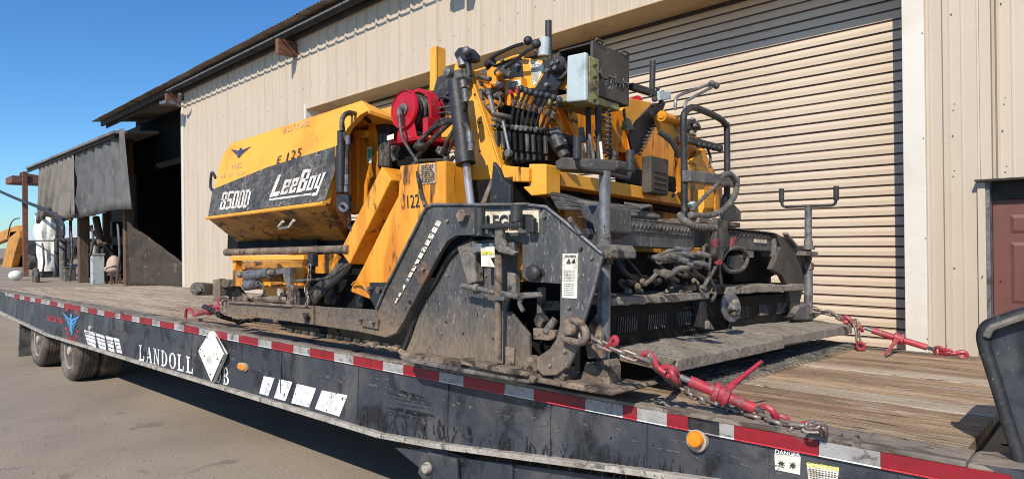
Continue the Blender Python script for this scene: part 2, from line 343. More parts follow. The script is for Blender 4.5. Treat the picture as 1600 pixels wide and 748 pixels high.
def text_verts(s, bold):
    k = (s, bold)
    if k not in _txt:
        cu = bpy.data.curves.new('t', 'FONT'); cu.body = s; cu.offset = bold; cu.resolution_u = 3
        o = bpy.data.objects.new('t', cu); COL.objects.link(o)
        me = bpy.data.meshes.new_from_object(o.evaluated_get(bpy.context.evaluated_depsgraph_get()))
        vs = [v.co.copy() for v in me.vertices]; fs = [tuple(p.vertices) for p in me.polygons]
        bpy.data.objects.remove(o); bpy.data.curves.remove(cu); bpy.data.meshes.remove(me)
        x0 = min(v.x for v in vs); x1 = max(v.x for v in vs); y0 = min(v.y for v in vs); y1 = max(v.y for v in vs)
        _txt[k] = ([((v.x - x0) / (x1 - x0), (v.y - y0) / (y1 - y0)) for v in vs], fs)
    return _txt[k]
def letters(name, s, q, m, par, bold=0., lift=(0, -.003, 0)):
    vs, fs = text_verts(s, bold); mb = MB(); mb.add([bil(q, a, b) + V(lift) for a, b in vs], fs)
    return mb.build(name, m, par)
def quadY(px, Y): return [P(u, v, Y) for u, v in px]       # order BL, BR, TR, TL

# ================================================================== SETTING: ground
g = MB().add([(-900, -60, 0), (900, -60, 0), (900, 1200, 0), (-900, 1200, 0)], [(0, 1, 2, 3)]).build('ground', ground_m)
g['kind'] = 'structure'

pb = MB(); rs = random.Random(77)
for k in range(420):
    u, v = rs.uniform(-20, 560), rs.uniform(520, 748); c = ray(u, v, WR); c = c * (-EYE / c.z) + V((0, 0, EYE + .002)); rr_ = rs.uniform(.003, .010)
    if (TRAIL.inverted() @ c).y < 2.4: pb.ball(c, rr_, 5, 3, (1.2, 1, .6))
pb = pb.build('pebbles', mud_m); pb['kind'] = 'stuff'

# ================================================================== WAREHOUSE (yard frame, wall plane y = 7.4)
WY = 7.4
wh = thing('warehouse', 'long beige ribbed metal warehouse with tall roll-up door behind the trailer', 'building', (-8, WY, GZ), YARD)
X_L, X_DL, X_DR = -21.9, -13.97, -1.89
Z_TOP, Z_H = 4.78, 3.06
RIB = .383
def panel(x0, x1, z0, z1, name='wall_panel'):
    prof = []
    x = x0; k = 0
    prof.append((x0, 0))
    base = math.floor(x0 / RIB)
    i = base
    while i * RIB < x1 + RIB:
        for dx, h in ((-.035, 0), (-.018, .03), (.018, .03), (.035, 0), (.115, 0), (.122, .0035), (.136, .0035), (.143, 0), (.24, 0), (.247, .0035), (.261, .0035), (.268, 0)):
            xx = i * RIB + dx
            if x0 < xx < x1: prof.append((xx, h))
        i += 1
    prof.append((x1, 0))
    mb = MB(); n = len(prof)
    for x, h in prof: mb.v.append(V((x, WY - h, z0)))
    for x, h in prof: mb.v.append(V((x, WY - h, z1)))
    for x, h in prof: mb.v.append(V((x, WY + .02, z0)))
    for x, h in prof: mb.v.append(V((x, WY + .02, z1)))
    for j in range(n - 1):
        mb.f.append((j, j + 1, n + j + 1, n + j)); mb.f.append((2 * n + j + 1, 2 * n + j, 3 * n + j, 3 * n + j + 1))
        mb.f.append((2 * n + j, 2 * n + j + 1, j + 1, j)); mb.f.append((n + j, n + j + 1, 3 * n + j + 1, 3 * n + j))
    mb.f += [(0, n, 3 * n, 2 * n), (n - 1, 2 * n - 1, 4 * n - 1, 3 * n - 1)]
    mb.f = [f[::-1] if False else f for f in mb.f]
    return mb.build(name, siding, wh)
pw = RIB * 3
def panels(xa, xb, z0, z1):
    x = xa
    while x < xb - .02:
        nx = min((math.floor(x / pw + .02) + 1) * pw, xb)
        panel(x + .0015, nx - .0015, z0, z1); x = nx
panels(X_L + .12, X_DL, GZ, Z_TOP)
panels(X_DL, X_DR, Z_H, Z_TOP)
panels(-1.70, -1.27, GZ, Z_TOP); panels(-1.27, .2, .50, Z_TOP); panels(-.25, .2, GZ, .50); panels(.2, 5.5, GZ, Z_TOP)
MB().box((X_L - .02, WY - .045, GZ), (X_L + .12, WY + .03, Z_TOP - .3)).build('corner_trim', trim_white, wh, bevel=.004)
MB().box((X_L - .13, WY - .03, GZ), (X_L - .022, WY + .5, Z_TOP - .55)).build('corner_post', siding, wh, bevel=.004)
MB().box((X_DR, WY - .05, GZ), (-1.70, WY + .62, Z_TOP)).build('door_jamb', trim_white, wh, bevel=.005)
MB().box((X_DL - .09, WY - .04, GZ), (X_DL, WY + .62, Z_H + .1)).build('door_jamb', trim_white, wh, bevel=.004)
MB().box((X_DL, WY - .035, Z_H - .012), (X_DR, WY + .62, Z_H + .0)).build('header_soffit', soffit_m, wh)
MB().box((X_DL, WY + .60, Z_H - .05), (X_DR, WY + .9, Z_H + .4)).build('header_beam', darkbeam, wh)
# roll-up door: every slat its own curved strip with a dark groove
SY = WY + .66; SH = .112
z = GZ + .02; k = 0
nprof = [(0, .014), (.006, .0), (.055, -.004), (.094, .001), (.1, .016), (SH, .016)]
def slat_mesh():
    mb = MB(); n = len(nprof)
    for x in (X_DL, X_DR):
        for dz, dy in nprof: mb.v.append(V((x, SY + dy, dz)))
    for j in range(n - 1): mb.f.append((j, j + 1, n + j + 1, n + j))
    return mb
proto = None
while z < Z_H + .05:
    if proto is None:
        mb = slat_mesh(); mb.v = [p + V((0, 0, z)) for p in mb.v]; proto = mb.build('door_slat', slat_m, wh); z_first = z
        proto.data.materials.append(groove_m); proto.data.polygons[3].material_index = 1; proto.data.polygons[4].material_index = 1; proto.data.polygons[0].material_index = 1
    else:
        o = proto.copy(); COL.objects.link(o); o.parent = wh; o.location = (0, random.uniform(-.0025, .0025), z - z_first + random.uniform(-.001, .001))
    z += SH; k += 1
MB().box((X_DL, SY + .03, GZ), (X_DR, SY + .06, Z_H + .3)).build('door_backing', groove_m, wh)
MB().box((X_DR - .075, WY + .56, GZ), (X_DR - .002, WY + .64, Z_H)).build('door_guide', darkbeam, wh)
# roof: corrugated sheets, overhanging
RY = 6.82; RZ = 4.93
def roof_sheet(x0, x1, lift):
    mb = MB(); xs = []; n = int((x1 - x0) / .0185)
    for i in range(n + 1):
        x = x0 + (x1 - x0) * i / n
        xs.append((x, .012 * math.sin(x / .148 * 2 * math.pi)))
    for (y, zz) in ((RY, RZ), (RY + 15, RZ + 1.8)):
        for t in (0, -.006):
            for x, h in xs: mb.v.append(V((x, y, zz + h + lift + t)))
    m = n + 1
    for j in range(n):
        mb.f.append((j, j + 1, 2 * m + j + 1, 2 * m + j)); mb.f.append((m + j + 1, m + j, 3 * m + j, 3 * m + j + 1))
        mb.f.append((j, m + j, m + j + 1, j + 1))
    return mb.build('roof_sheet', roof_m, wh)
x = -30.4; i = 0
while x < 4:
    roof_sheet(x, x + 1.06, .008 * (i % 2) + random.uniform(-.004, .004)); x += 1.0; i += 1
MB().box((-30.3, RY + .30, RZ - .17), (4, RY + .38, RZ + .012)).build('purlin', darkbeam, wh)
MB().box((-30.3, WY - .10, RZ - .22), (4, WY - .04, RZ + .04)).build('purlin', darkbeam, wh)
MB().box((-21.8, WY - .034, RZ - .12), (4, WY + .03, RZ + .06)).build('eave_board', darkbeam, wh)
MB().cyl((-21.9, RY + .1, RZ - .20), (4, RY + .1, RZ - .20), .02, 8).build('conduit_pipe', pipe_m, wh, smooth=True)
for xr, w_ in ((X_L - .08, .13), (-14.45, .14), (-8.15, .16), (-2.0, .14)):
    MB().box((xr - w_ / 2, RY + .10, RZ - .60), (xr + w_ / 2, WY - .03, RZ - .26)).build('rafter_end', redtimber, wh, bevel=.006)
MB().box((-8.6, RY - .1, RZ - .33), (-8.23, RY + .3, RZ - .24)).build('floodlight_bracket', blacksteel, wh)
# screws on the visible panels
mb = MB()
for xs, lst in ((-1.82, (2.1, 1.2, .45, -.2)), ):
    pass
for (u, v) in ((1441, 52), (1491, 163), (1491, 267), (1571, 153), (1573, 260), (1443, 216), (1446, 372), (1535, 431), (1449, 529), (1479, 538)):
    c = B(u, v, WY - .052); mb.ball(c, .007, 6, 4)
for xi in range(-21, -14, 1):
    for zz in (3.2, 1.1, -.6): mb.ball((xi * 1.0 + .08, WY - .012, zz + .02 * xi % .1), .009, 5, 4)
for i in range(-57, 14):
    x = i * RIB
    for zz in (4.3, 3.55, 2.1, .95, -.3):
        if X_DL < x < X_DR and zz < 3.2: continue
        if abs(x + 1.8) < .12: continue
        mb.ball((x + .05, WY - .008, zz), .008, 5, 3)
s = mb.build('panel_screw', greysteel, wh); s['kind'] = 'stuff'
# man door at the right
dl = -1.20
MB().box((-1.29, WY - .035, GZ), (dl - .03, WY + .1, .495)).build('door_frame', siding, wh, bevel=.003)
MB().box((dl - .03, WY - .02, GZ), (dl, WY + .1, .49)).build('door_frame', greysteel, wh, bevel=.003)
MB().box((dl, WY + .08, .335), (.2, WY + .2, .52)).build('door_header', darkbeam, wh)
MB().box((-1.30, WY - .10, .497), (.2, WY - .0, .515)).build('drip_cap', darkbeam, wh)
dr = MB().box((dl, WY + .12, GZ), (-.25, WY + .16, .33)).build('door', maroon, wh, bevel=.003)
for z0, z1 in ((.02, .19), (-.62, -.06), (-1.5, -.75)):
    for x0 in (dl + .13, dl + .55):
        x1 = x0 + .30; mb = MB(); y = WY + .12
        a = [(x0, y, z0), (x1, y, z0), (x1, y, z1), (x0, y, z1)]; e = .03
        b = [(x0 + e, y - .012, z0 + e), (x1 - e, y - .012, z0 + e), (x1 - e, y - .012, z1 - e), (x0 + e, y - .012, z1 - e)]
        mb.add(a + b, [(4, 5, 6, 7), (0, 1, 5, 4), (1, 2, 6, 5), (2, 3, 7, 6), (3, 0, 4, 7)]).build('door_panel', maroon, dr)
MB().box((X_L, WY + .03, GZ), (X_L + .1, WY + 14, Z_TOP)).build('end_wall', siding, wh)
MB().box((X_L, WY + 14, GZ), (5, WY + 14.1, Z_TOP + 1)).build('back_wall', siding, wh)
# floodlights and camera under the eave at the corner
fl = MB(); c = B(262, 161, 6.9); fl.beam(c + V((-.28, 0, .02)), c + V((.25, 0, -.02)), .30, .10)
fl.build('floodlight', greysteel, wh, bevel=.01)
MB().cyl(B(281, 147, 7.0), B(280, 166, 7.1), .05, 8).build('wall_lamp', greysteel, wh)

# ================================================================== OPEN SHED to the left
sh = thing('open_shed', 'dark open-sided timber shed with hung tarps left of the warehouse', 'shed', (-35, WY, GZ), YARD)
e0 = B(176, 205, 7.0); e1 = B(40, 262, 7.0)
mb = MB().prism([e0 + V((0, 0, .02)), e1 + V((0, 0, .02)), e1 + V((0, 9, .9)), e0 + V((0, 9, .9))], (0, 0, -.10)); mb.build('roof', roof_m, sh)
MB().box((-33.4, 8.6, 3.0), (-22.1, 8.7, 5.0)).build('shade_board', bay_shade, sh)  # black board added to keep the upper bay as dark as shade
MB().beam(B(180, 210, 7.15), B(44, 266, 7.15), .1, .22).build('purlin', darkbeam, sh)
zf = e1.z
MB().box((-51.5, 6.9, zf - .55), (-49.2, 9.5, zf - .15)).build('roof_beam', redtimber, sh)
MB().beam(B(31, 272, 7.4), (B(31, 272, 7.4).x, 12, zf - .6), .3, .2).build('roof_beam', redtimber, sh)
def post(u, v0, v1, Y, wd, m, name='post'):
    a = B(u, v0, Y); zz = (V((a.x, a.y, 0)).length); MB().box((a.x - wd / 2, Y, B(u, v1, Y).z), (a.x + wd / 2, Y + wd, a.z)).build(name, m, sh, bevel=.02)
def postb(u, v0, Y, wd, m, name='post'):
    a = B(u, v0, Y); MB().box((a.x - wd / 2, Y, GZ), (a.x + wd / 2, Y + wd, a.z)).build(name, m, sh, bevel=.02)
postb(34.5, 268, 7.4, .26, redtimber)
postb(121, 250, 7.9, .40, oldtimber); postb(136.5, 330, 9.5, .10, darkbeam)
postb(192, 215, 7.9, .34, oldtimber); postb(160, 260, 9.5, .3, oldtimber); postb(107, 255, 8.2, .13, darkbeam)
MB().box((-33.5, 14.5, GZ), (-22, 14.7, 5.6)).build('back_wall', bay_shade, sh)
MB().box((-33.6, 9.3, GZ), (-33.45, 21, 6.0)).build('shade_partition', bay_shade, sh)  # black partition added in place of the shade deep in the bay
MB().box((-52, 12.5, GZ + 1.2), (-33.5, 12.6, 4.6)).build('back_wall', bay_shade, sh)
MB().beam(B(85, 374, 8.0), B(120, 372, 8.0), .08).build('cross_bar', darkbeam, sh)
MB().beam(B(38, 376, 7.7), B(84, 376, 7.7), .07).build('cross_bar', darkbeam, sh)
MB().beam(B(130, 345, 9.0), B(180, 400, 9.0), .12).build('brace', oldtimber, sh)
MB().beam(B(126, 372, 8.6), B(165, 380, 8.4), .10).build('brace', greysteel, sh)
MB().cyl(B(150, 340, 8.3), B(158, 382, 8.3), .16, 8).build('hung_post', oldtimber, sh)
def tarp(name, label, pts_top, pts_bot, Y, m, nf, amp, seed, base=None):
    rnd = random.Random(seed); N = nf * 8; R = 10; mb = MB(); ph = [rnd.uniform(0, 6.3) for _ in range(4)]
    def lerp(ps, t):
        k = t * (len(ps) - 1); i = min(int(k), len(ps) - 2); f = k - i
        return (ps[i][0] * (1 - f) + ps[i + 1][0] * f, ps[i][1] * (1 - f) + ps[i + 1][1] * f)
    for j in range(R + 1):
        for i in range(N + 1):
            t = i / N; a = lerp(pts_top, t); b = lerp(pts_bot, t); s = j / R
            p = B(a[0], a[1], Y) * (1 - s) + B(b[0], b[1], Y) * s
            w_ = amp * (math.sin(t * nf * 6.283 + ph[0]) + .5 * math.sin(t * nf * 2.7 * 6.283 + ph[1] + s * 1.5)) * (.35 + .65 * s)
            mb.v.append(p + V((0, w_, 0)))
    for j in range(R):
        for i in range(N):
            a = j * (N + 1) + i; mb.f.append((a, a + 1, a + N + 2, a + N + 1))
    b = B(*pts_bot[0], Y); o = single(mb, name, m, label, 'tarp', b, YARD, smooth=True)
    sm = o.modifiers.new('thick', 'SOLIDIFY'); sm.thickness = .012
    return o
tarp('hanging_tarp', 'grey tarp hung from the shed roof, right of the brown one', [(114, 234), (150, 218), (193, 200)], [(112, 330), (118, 341), (150, 336), (180, 327), (203, 327)], 7.25, tarp_r, 7, .10, 1)
tarp('hanging_tarp', 'see-through brown netting tarp hung at the left end of the shed', [(62, 256), (90, 243), (116, 232)], [(57, 350), (64, 344), (78, 330), (98, 345), (120, 336)], 7.2, tarp_l, 8, .10, 2)
tarp('hanging_tarp', 'pale sheet showing behind the brown netting tarp', [(72, 296), (112, 296)], [(66, 337), (112, 345)], 7.6, tarp_p, 6, .1, 5)
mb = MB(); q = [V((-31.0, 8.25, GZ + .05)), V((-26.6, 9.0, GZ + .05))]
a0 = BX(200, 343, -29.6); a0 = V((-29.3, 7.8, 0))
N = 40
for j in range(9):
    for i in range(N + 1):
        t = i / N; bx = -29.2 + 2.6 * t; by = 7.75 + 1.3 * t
        top = .95 - 1.72 * t; zz = GZ + .12 + (top - GZ - .12) * j / 8  # slanting top is the edge of the cast shade, put into the shape
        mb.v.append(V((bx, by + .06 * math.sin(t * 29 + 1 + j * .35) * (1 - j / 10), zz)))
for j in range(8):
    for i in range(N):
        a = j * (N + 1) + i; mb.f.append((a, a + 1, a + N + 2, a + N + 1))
o = single(mb, 'sunlit_tarp_part', tarp_d, 'sunlit part of a dark brown tarp in the shed bay, cut along the shadow line', 'tarp', (-28, 8.4, GZ), YARD, smooth=True)
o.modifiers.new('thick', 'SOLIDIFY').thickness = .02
def bg_rod(name, pts, r, m, label, cat, sm=4): return single(MB().tube([B(*p) for p in pts], r, 8, sm), name, m, label, cat, B(*pts[0]), YARD, smooth=True)
# things stored in the shed
mb = MB(); c = B(78, 322, 8.6)
prof = []
for k in range(14):
    zz = GZ + (c.z - GZ) * k / 13; prof.append((zz, .66 + .04 * math.sin(k * 1.7) - (.30 if k == 13 else .1 if k == 12 else 0)))
tk = MB().lathe((c.x, 8.6, 0), (0, 0, 1), prof, 44); rs = random.Random(6)
for k_, p_ in enumerate(tk.v):
    a_ = math.atan2(p_.y - 8.6, p_.x - c.x); f_ = 1 + .09 * math.sin(a_ * 7 + p_.z * 1.3) + .05 * math.sin(a_ * 13 - p_.z * 2) + .10 * math.sin(p_.z * 1.1); p_.x = c.x + (p_.x - c.x) * f_; p_.y = 8.6 + (p_.y - 8.6) * f_
single(tk, 'wrapped_tank', whiteclean, 'tall tank wrapped in white sheeting under the brown tarp', 'tank', (c.x, 8.6, GZ), YARD, smooth=True)
c = B(176, 420, 8.8)
st = thing('wooden_stool', 'small grey wooden stool carrying the pinkish sack', 'stool', (c.x, 8.8, GZ), YARD)
zt = B(170, 427, 8.8).z
MB().box((c.x - .5, 8.6, zt - .06), (c.x + .45, 9.05, zt)).build('seat', oldtimber, st)
for dx, dy in ((-.42, 8.65), (.38, 8.65), (-.42, 9.0), (.38, 9.0)): MB().box((c.x + dx - .05, dy - .04, GZ), (c.x + dx + .05, dy + .04, zt - .061)).build('leg', redtimber, st)
single(MB().ball((c.x, 8.85, zt + .36), .44, 16, 10, (1, .7, 1.15)).ball((c.x + .03, 8.8, zt + .22), .46, 16, 10, (1, .75, .48)), 'sack', pinkbag, 'pinkish full sack on the small wooden stool', 'sack', (c.x, 8.85, zt), YARD, smooth=True)
for (u, v0, Y, r, m, nm, lb, ct) in ((149, 382, 8.4, .22, greysteel, 'upright_cylinder', 'grey upright cylinder between the two timber posts', 'cylinder'),
        (133, 362, 8.3, .15, hosegrey, 'upright_cylinder', 'pale thin cylinder right beside the left timber post', 'cylinder'),
        (98, 372, 8.2, .18, dustysteel, 'upright_cylinder', 'dusty cylinder between the white tank and left timber post', 'cylinder'),
        (89, 372, 8.5, .14, blacksteel, 'upright_cylinder', 'slim black cylinder beside the white wrapped tank', 'cylinder')):
    t_ = B(u, v0, Y); th = thing(nm, lb, ct, (t_.x, Y, GZ), YARD)
    MB().lathe((t_.x, Y, 0), (0, 0, 1), [(GZ, r), (t_.z - .15, r), (t_.z - .05, r * .7), (t_.z, r * .3)], 14).build('tank', m, th, smooth=True)
    MB().cyl((t_.x, Y, t_.z), (t_.x, Y, t_.z + .15), .05, 8).build('valve', blacksteel, th)
mach = thing('shop_machine', 'dark cast-iron shop machine in the shed behind the timber posts', 'machine', B(172, 440, 9.6), YARD)
for (u0, v0, u1, v1, Y) in ((150, 345, 190, 372, 10.5), (138, 372, 160, 390, 10.2), (165, 380, 182, 440, 10.0), (140, 395, 152, 442, 9.8)):
    a = B((u0 + u1) / 2, (v0 + v1) / 2, Y); hw = (u1 - u0) * .016; hh = abs(v1 - v0) * .016
    MB().box((a.x - hw, Y, a.z - hh), (a.x + hw, Y + .6, a.z + hh)).build('housing', blacksteel if v0 < 390 else dustysteel, mach, bevel=.06)
a = B(108, 392, 8.9); MB().lathe(a, (.5, -1, 0), [(0, .62), (.06, .62), (.09, .5), (.04, .44)], 24).build('flywheel', blacksteel, mach)
rs = random.Random(31)
for (u0, u1, v0, Y, m, nm, lb, ct) in ((62, 72, 425, 7.9, blacksteel, 'tool_crate', 'low dark crate in front of the white wrapped tank', 'crate'),
        (96, 106, 418, 7.8, dustysteel, 'metal_cabinet', 'dusty metal cabinet left of the left timber post', 'cabinet'),
        (141, 147, 398, 8.0, greybox, 'gas_bottle_box', 'narrow pale grey box just right of the left timber post', 'box'),
        (152, 160, 404, 9.0, oldtimber, 'wooden_crate', 'wooden crate behind the stool in the shed', 'crate')):
    a = B(u0, v0, Y); b_ = B(u1, v0, Y); w_ = abs(b_.x - a.x) * .5; th = thing(nm, lb, ct, (a.x, Y, GZ), YARD)
    MB().box((a.x, Y, GZ), (a.x + w_, Y + .5, a.z)).build('body', m, th, bevel=.02)
    MB().box((a.x - .03, Y - .03, a.z), (a.x + w_ + .03, Y + .53, a.z + .05)).build('lid', m, th, bevel=.01)
    MB().cyl((a.x + w_ * .5, Y - .06, a.z - .2), (a.x + w_ * .5 + .2, Y - .06, a.z - .2), .02, 6).build('handle', blacksteel, th)
for k, (u, v0, v1) in enumerate(((66, 380, 440), (110, 352, 442), (143, 352, 400), (184, 350, 440))):
    bg_rod('leaning_pipe', [(u, v0, 7.8), (u + 3, (v0 + v1) / 2, 7.8), (u - 2, v1, 7.8)], .05, (rubber, dustysteel, oldtimber, greysteel)[k], ('thin black pipe leaning against the white wrapped tank', 'dusty pipe standing beside the left timber post', 'short wooden pole behind the left timber post', 'grey pipe leaning on the right timber post')[k], 'pipe', 2)
# spare wheel and white drum on the ground
a = B(56, 437, 6.6); a.z = GZ + .30
sw = thing('spare_wheel', 'small black trailer wheel lying by the shed post', 'wheel', (a.x, a.y, GZ), YARD)
MB().tube([a + V((.34 * math.cos(t * .3927), 0, .34 * math.sin(t * .3927) - .02)) for t in range(16)], .12, 8, 0, True).build('tyre', tyre_m, sw, smooth=True)
MB().lathe(a, (0, -1, 0), [(-.05, .22), (.03, .22), (.05, .1)], 16).build('rim', greybox, sw, smooth=True)
a = B(25, 444, 6.2)
single(MB().ball((a.x, 6.2, GZ + .28), .33, 14, 8, (1, 1, .8)), 'white_bucket', whiteclean, 'round white tub on the ground left of the shed post', 'tub', (a.x, 6.2, GZ), YARD, smooth=True)
bg_rod('boom_pole', [(-30, 285, 7.1), (20, 308, 7.1), (62, 324, 7.1), (100, 343, 7.1)], .09, blacksteel, 'dark slanting boom pole crossing in front of the red shed post', 'pole')
# orange loader arm beyond the shed
ld = thing('backhoe', 'orange backhoe with folded arm parked beyond the shed', 'backhoe', B(12, 440, 10), YARD)
def bpoly(name, px, Y, d, m, par, bev=.03): return MB().prism([B(u, v, Y) for u, v in px], (0, d, 0)).build(name, m, par, bevel=bev)
bpoly('boom', [(-40, 372), (0, 362), (26, 352), (29, 360), (14, 372), (-40, 394)], 10, .6, orange_m, ld)
bpoly('dipper_arm', [(16, 362), (30, 360), (30, 372), (22, 398), (13, 436), (2, 436), (4, 410)], 10, .5, orange_m, ld)
bpoly('counter_frame', [(0, 404), (40, 398), (52, 412), (58, 440), (0, 441)], 10.8, 1.5, blacksteel, ld)
bpoly('cab', [(44, 378), (72, 376), (76, 412), (40, 414)], 12, 1.8, blacksteel, ld)
bpoly('bonnet', [(52, 384), (64, 384), (66, 400), (50, 402)], 11.6, .3, yellow, ld)
for (u, Y) in ((44, 9.9), (70, 10.4)):
    c = B(u, 428, Y); c.z = GZ + .55
    MB().lathe(c, (0, -1, 0), [(-.4, .55), (0, .62), (.05, .5), (.02, .3)], 20).build('wheel', tyre_m, ld, smooth=True)
MB().tube([B(*p) for p in ((12, 372, 9.9), (16, 352, 9.9), (22, 343, 9.9), (30, 341, 9.9))], .05, 6, 4).build('hose', rubber, ld, smooth=True)
a = B(-10, 372, 46); b_ = B(150, 372, 46)
fb = thing('far_shed', 'long pale grey industrial shed on the horizon past the yard', 'building', (a.x, 46, GZ), YARD)
MB().box((-330, 46, GZ), (-80, 60, B(10, 378, 46).z)).build('wall', greywall, fb)
MB().prism([(-335, 45, B(10, 378, 46).z), (-335, 61, B(10, 378, 46).z), (-335, 53, B(10, 361, 46).z)], (260, 0, 0)).build('roof', greybox, fb)
ct = single(MB().box((-150, 22, GZ), (-66, 25, GZ + 2.6)), 'dark_container', blacksteel, 'long dark container stack beyond the backhoe', 'container', (-100, 22, GZ), YARD, bevel=.05)

# ================================================================== TRAILER
DZ = -.62                                             # deck height in trailer frame
GT = -1.69                                            # ground below the near rail
tr = thing('flatbed_trailer', 'black lowboy equipment trailer with worn wooden deck carrying the paver', 'trailer', (-6, 2.6, GT))
NY, FY = 2.60, 5.80                                   # near and far edges
# side beam (web) with tapered tail and raised nose
web = [(-15.6, -.70), (-15.6, -.915), (-14.31, -.97), (-11.2, -1.105), (-3.45, -1.085), (-2.92, -1.045), (-1.57, -.90), (.2, -.735), (.2, -.70)]
def xz(l, y): return [V((x, y, z)) for x, z in l]
MB().prism(xz([(.2, -.622)] + [(-15.6, -.622)] + web[1:8], NY + .012), (0, .03, 0)).build('side_beam', trailer_m, tr)
MB().prism(xz([(.2, -.622)] + [(-15.6, -.622)] + web[1:8], FY - .04), (0, .03, 0)).build('side_beam', trailer_m, tr)
for Y0 in (NY - .035, FY - .12):
    mb = MB(); lo = web[1:8]
    mb.prism(xz(lo, Y0) + xz([(x, z - .028) for x, z in lo[::-1]], Y0), (0, .17, 0)); mb.build('bottom_flange', flange_m, tr, bevel=.003)
# cross members under the deck
for i in range(24):
    x = -14.5 + i * .6; MB().box((x - .03, NY + .05, -.86), (x + .03, FY - .05, -.69)).build('cross_member', blacksteel, tr)
for Y0 in (3.5, 4.8): MB().box((-14.5, Y0, -1.02), (0, Y0 + .12, -.70)).build('main_rail', blacksteel, tr)
# top rail, with stake-pocket slots left open
RX0, RX1 = -15.6, -.36
cuts = [-13.2 + i * .78 for i in range(17)]
xs = RX0
for cx in cuts + [None]:
    x1 = RX1 if cx is None else cx - .045
    MB().box((xs, NY, DZ - .018), (x1, NY + .20, DZ)).build('top_rail', rail_m, tr, bevel=.004)
    if cx is not None:
        MB().box((cx - .045, NY, DZ - .018), (cx + .045, NY + .045, DZ)).build('top_rail', rail_m, tr); MB().box((cx - .045, NY + .125, DZ - .018), (cx + .045, NY + .20, DZ)).build('top_rail', rail_m, tr)
        xs = cx + .045
MB().box((RX0, FY - .16, DZ - .018), (RX1, FY, DZ)).build('top_rail', rail_m, tr, bevel=.004)
# wooden deck planks
yw = NY + .203; pk = 0
rows = []
while yw < FY - .18:
    wd = random.choice((.20, .23, .26)); wd = min(wd, FY - .163 - yw)
    rows.append((yw, wd)); yw += wd
for ri, (y0, wd) in enumerate(rows):
    x = RX0 + random.uniform(0, 1.2); x = RX0
    first = True
    while x < RX1 - .05:
        L = random.uniform(2.6, 4.2) if not first else random.uniform(1.2, 4.2); first = False
        x1 = min(x + L, RX1 - .02)
        if RX1 - x1 < .6: x1 = RX1 - .02
        dz = random.uniform(-.004, .002)
        mb = MB(); mb.box((x + .002, y0 + .002, DZ - .045 + dz), (x1 - .002, y0 + wd - .002, DZ + .001 + dz))
        mb.build('deck_plank', wood_grey if (x1 < -5.6 or ri in (3, 7)) else wood, tr, bevel=.0035); x = x1
# steel nose plate with holes, then gooseneck
mb = MB()
nx0, nx1 = RX1 + .002, .19
cells = 5; rowsn = 16
for i in range(cells):
    for j in range(rowsn):
        cx = nx0 + (nx1 - nx0) * (i + .5) / cells; cy = NY + (FY - NY) * (j + .5) / rowsn
        hx = (nx1 - nx0) / cells / 2; hy = (FY - NY) / rowsn / 2; r = .018; o = len(mb.v)
        out = [(cx - hx, cy - hy), (cx, cy - hy), (cx + hx, cy - hy), (cx + hx, cy), (cx + hx, cy + hy), (cx, cy + hy), (cx - hx, cy + hy), (cx - hx, cy)]
        inn = [(cx + r * math.cos(a_), cy + r * math.sin(a_)) for a_ in [math.radians(225 + 45 * q_) for q_ in range(8)]]
        mb.v += [V((x_, y_, DZ - .03)) for x_, y_ in out + inn]
        mb.f += [(o + q_, o + (q_ + 1) % 8, o + 8 + (q_ + 1) % 8, o + 8 + q_) for q_ in range(8)]
mb.build('nose_plate', blacksteel, tr)
MB().box((nx0, NY + .1, DZ - .06), (nx1, FY - .1, DZ - .055)).build('nose_plate_backing', blacksteel, tr)
MB().prism([V((RX1, NY, DZ)), V((RX1 + .12, NY + .02, DZ)), V((RX1 + .42, NY + .25, DZ)), V((RX1 + .42, NY + .45, DZ)), V((RX1, NY + .20, DZ))], (0, 0, -.05)).build('nose_corner', rail_m, tr, bevel=.015)
# reflective strips
bounds = [(46, 0), (0, 0)]
red_px = [(22, 31), (38, 47), (55, 64), (78, 90), (100, 126), (137, 152), (163, 180), (188, 206), (218, 238), (250, 272), (287, 311), (335, 355), (373, 403), (424, 458), (484, 522), (552, 598), (630, 686), (724, 788), (834, 914), (973, 995), (1042, 1075), (1147, 1279), (1376, 1580)]
sy = NY - .002
def sx(u): return P(u, 462 + .2003 * u - 6, sy).x
prev = sx(8)
for i, (a, b) in enumerate(red_px):
    xa, xb = sx(a), sx(b)
    if xa - prev > .02:
        if not (1075 < a < 1148): MB().box((prev + .001, sy, -.688), (xa - .001, sy + .013, -.638)).build('white_reflector', reflwhite, tr)
        else:
            xm = sx(1124); MB().box((xm, sy, -.688), (xa - .001, sy + .013, -.638)).build('white_reflector', reflwhite, tr)
    MB().box((xa + .001, sy, -.688), (xb - .001, sy + .013, -.638)).build('red_reflector', reflred, tr)
    prev = xb
    MB().box((xa, sy, -.6945), (xb, sy + .012, -.689)).build('strip_edge', redprint, tr)
    nxt = sx(red_px[i + 1][0]) if i + 1 < len(red_px) else xb
    MB().box((xb, sy, -.6945), (nxt, sy + .012, -.689)).build('strip_edge', edgewhite, tr)
TY = NY + .009
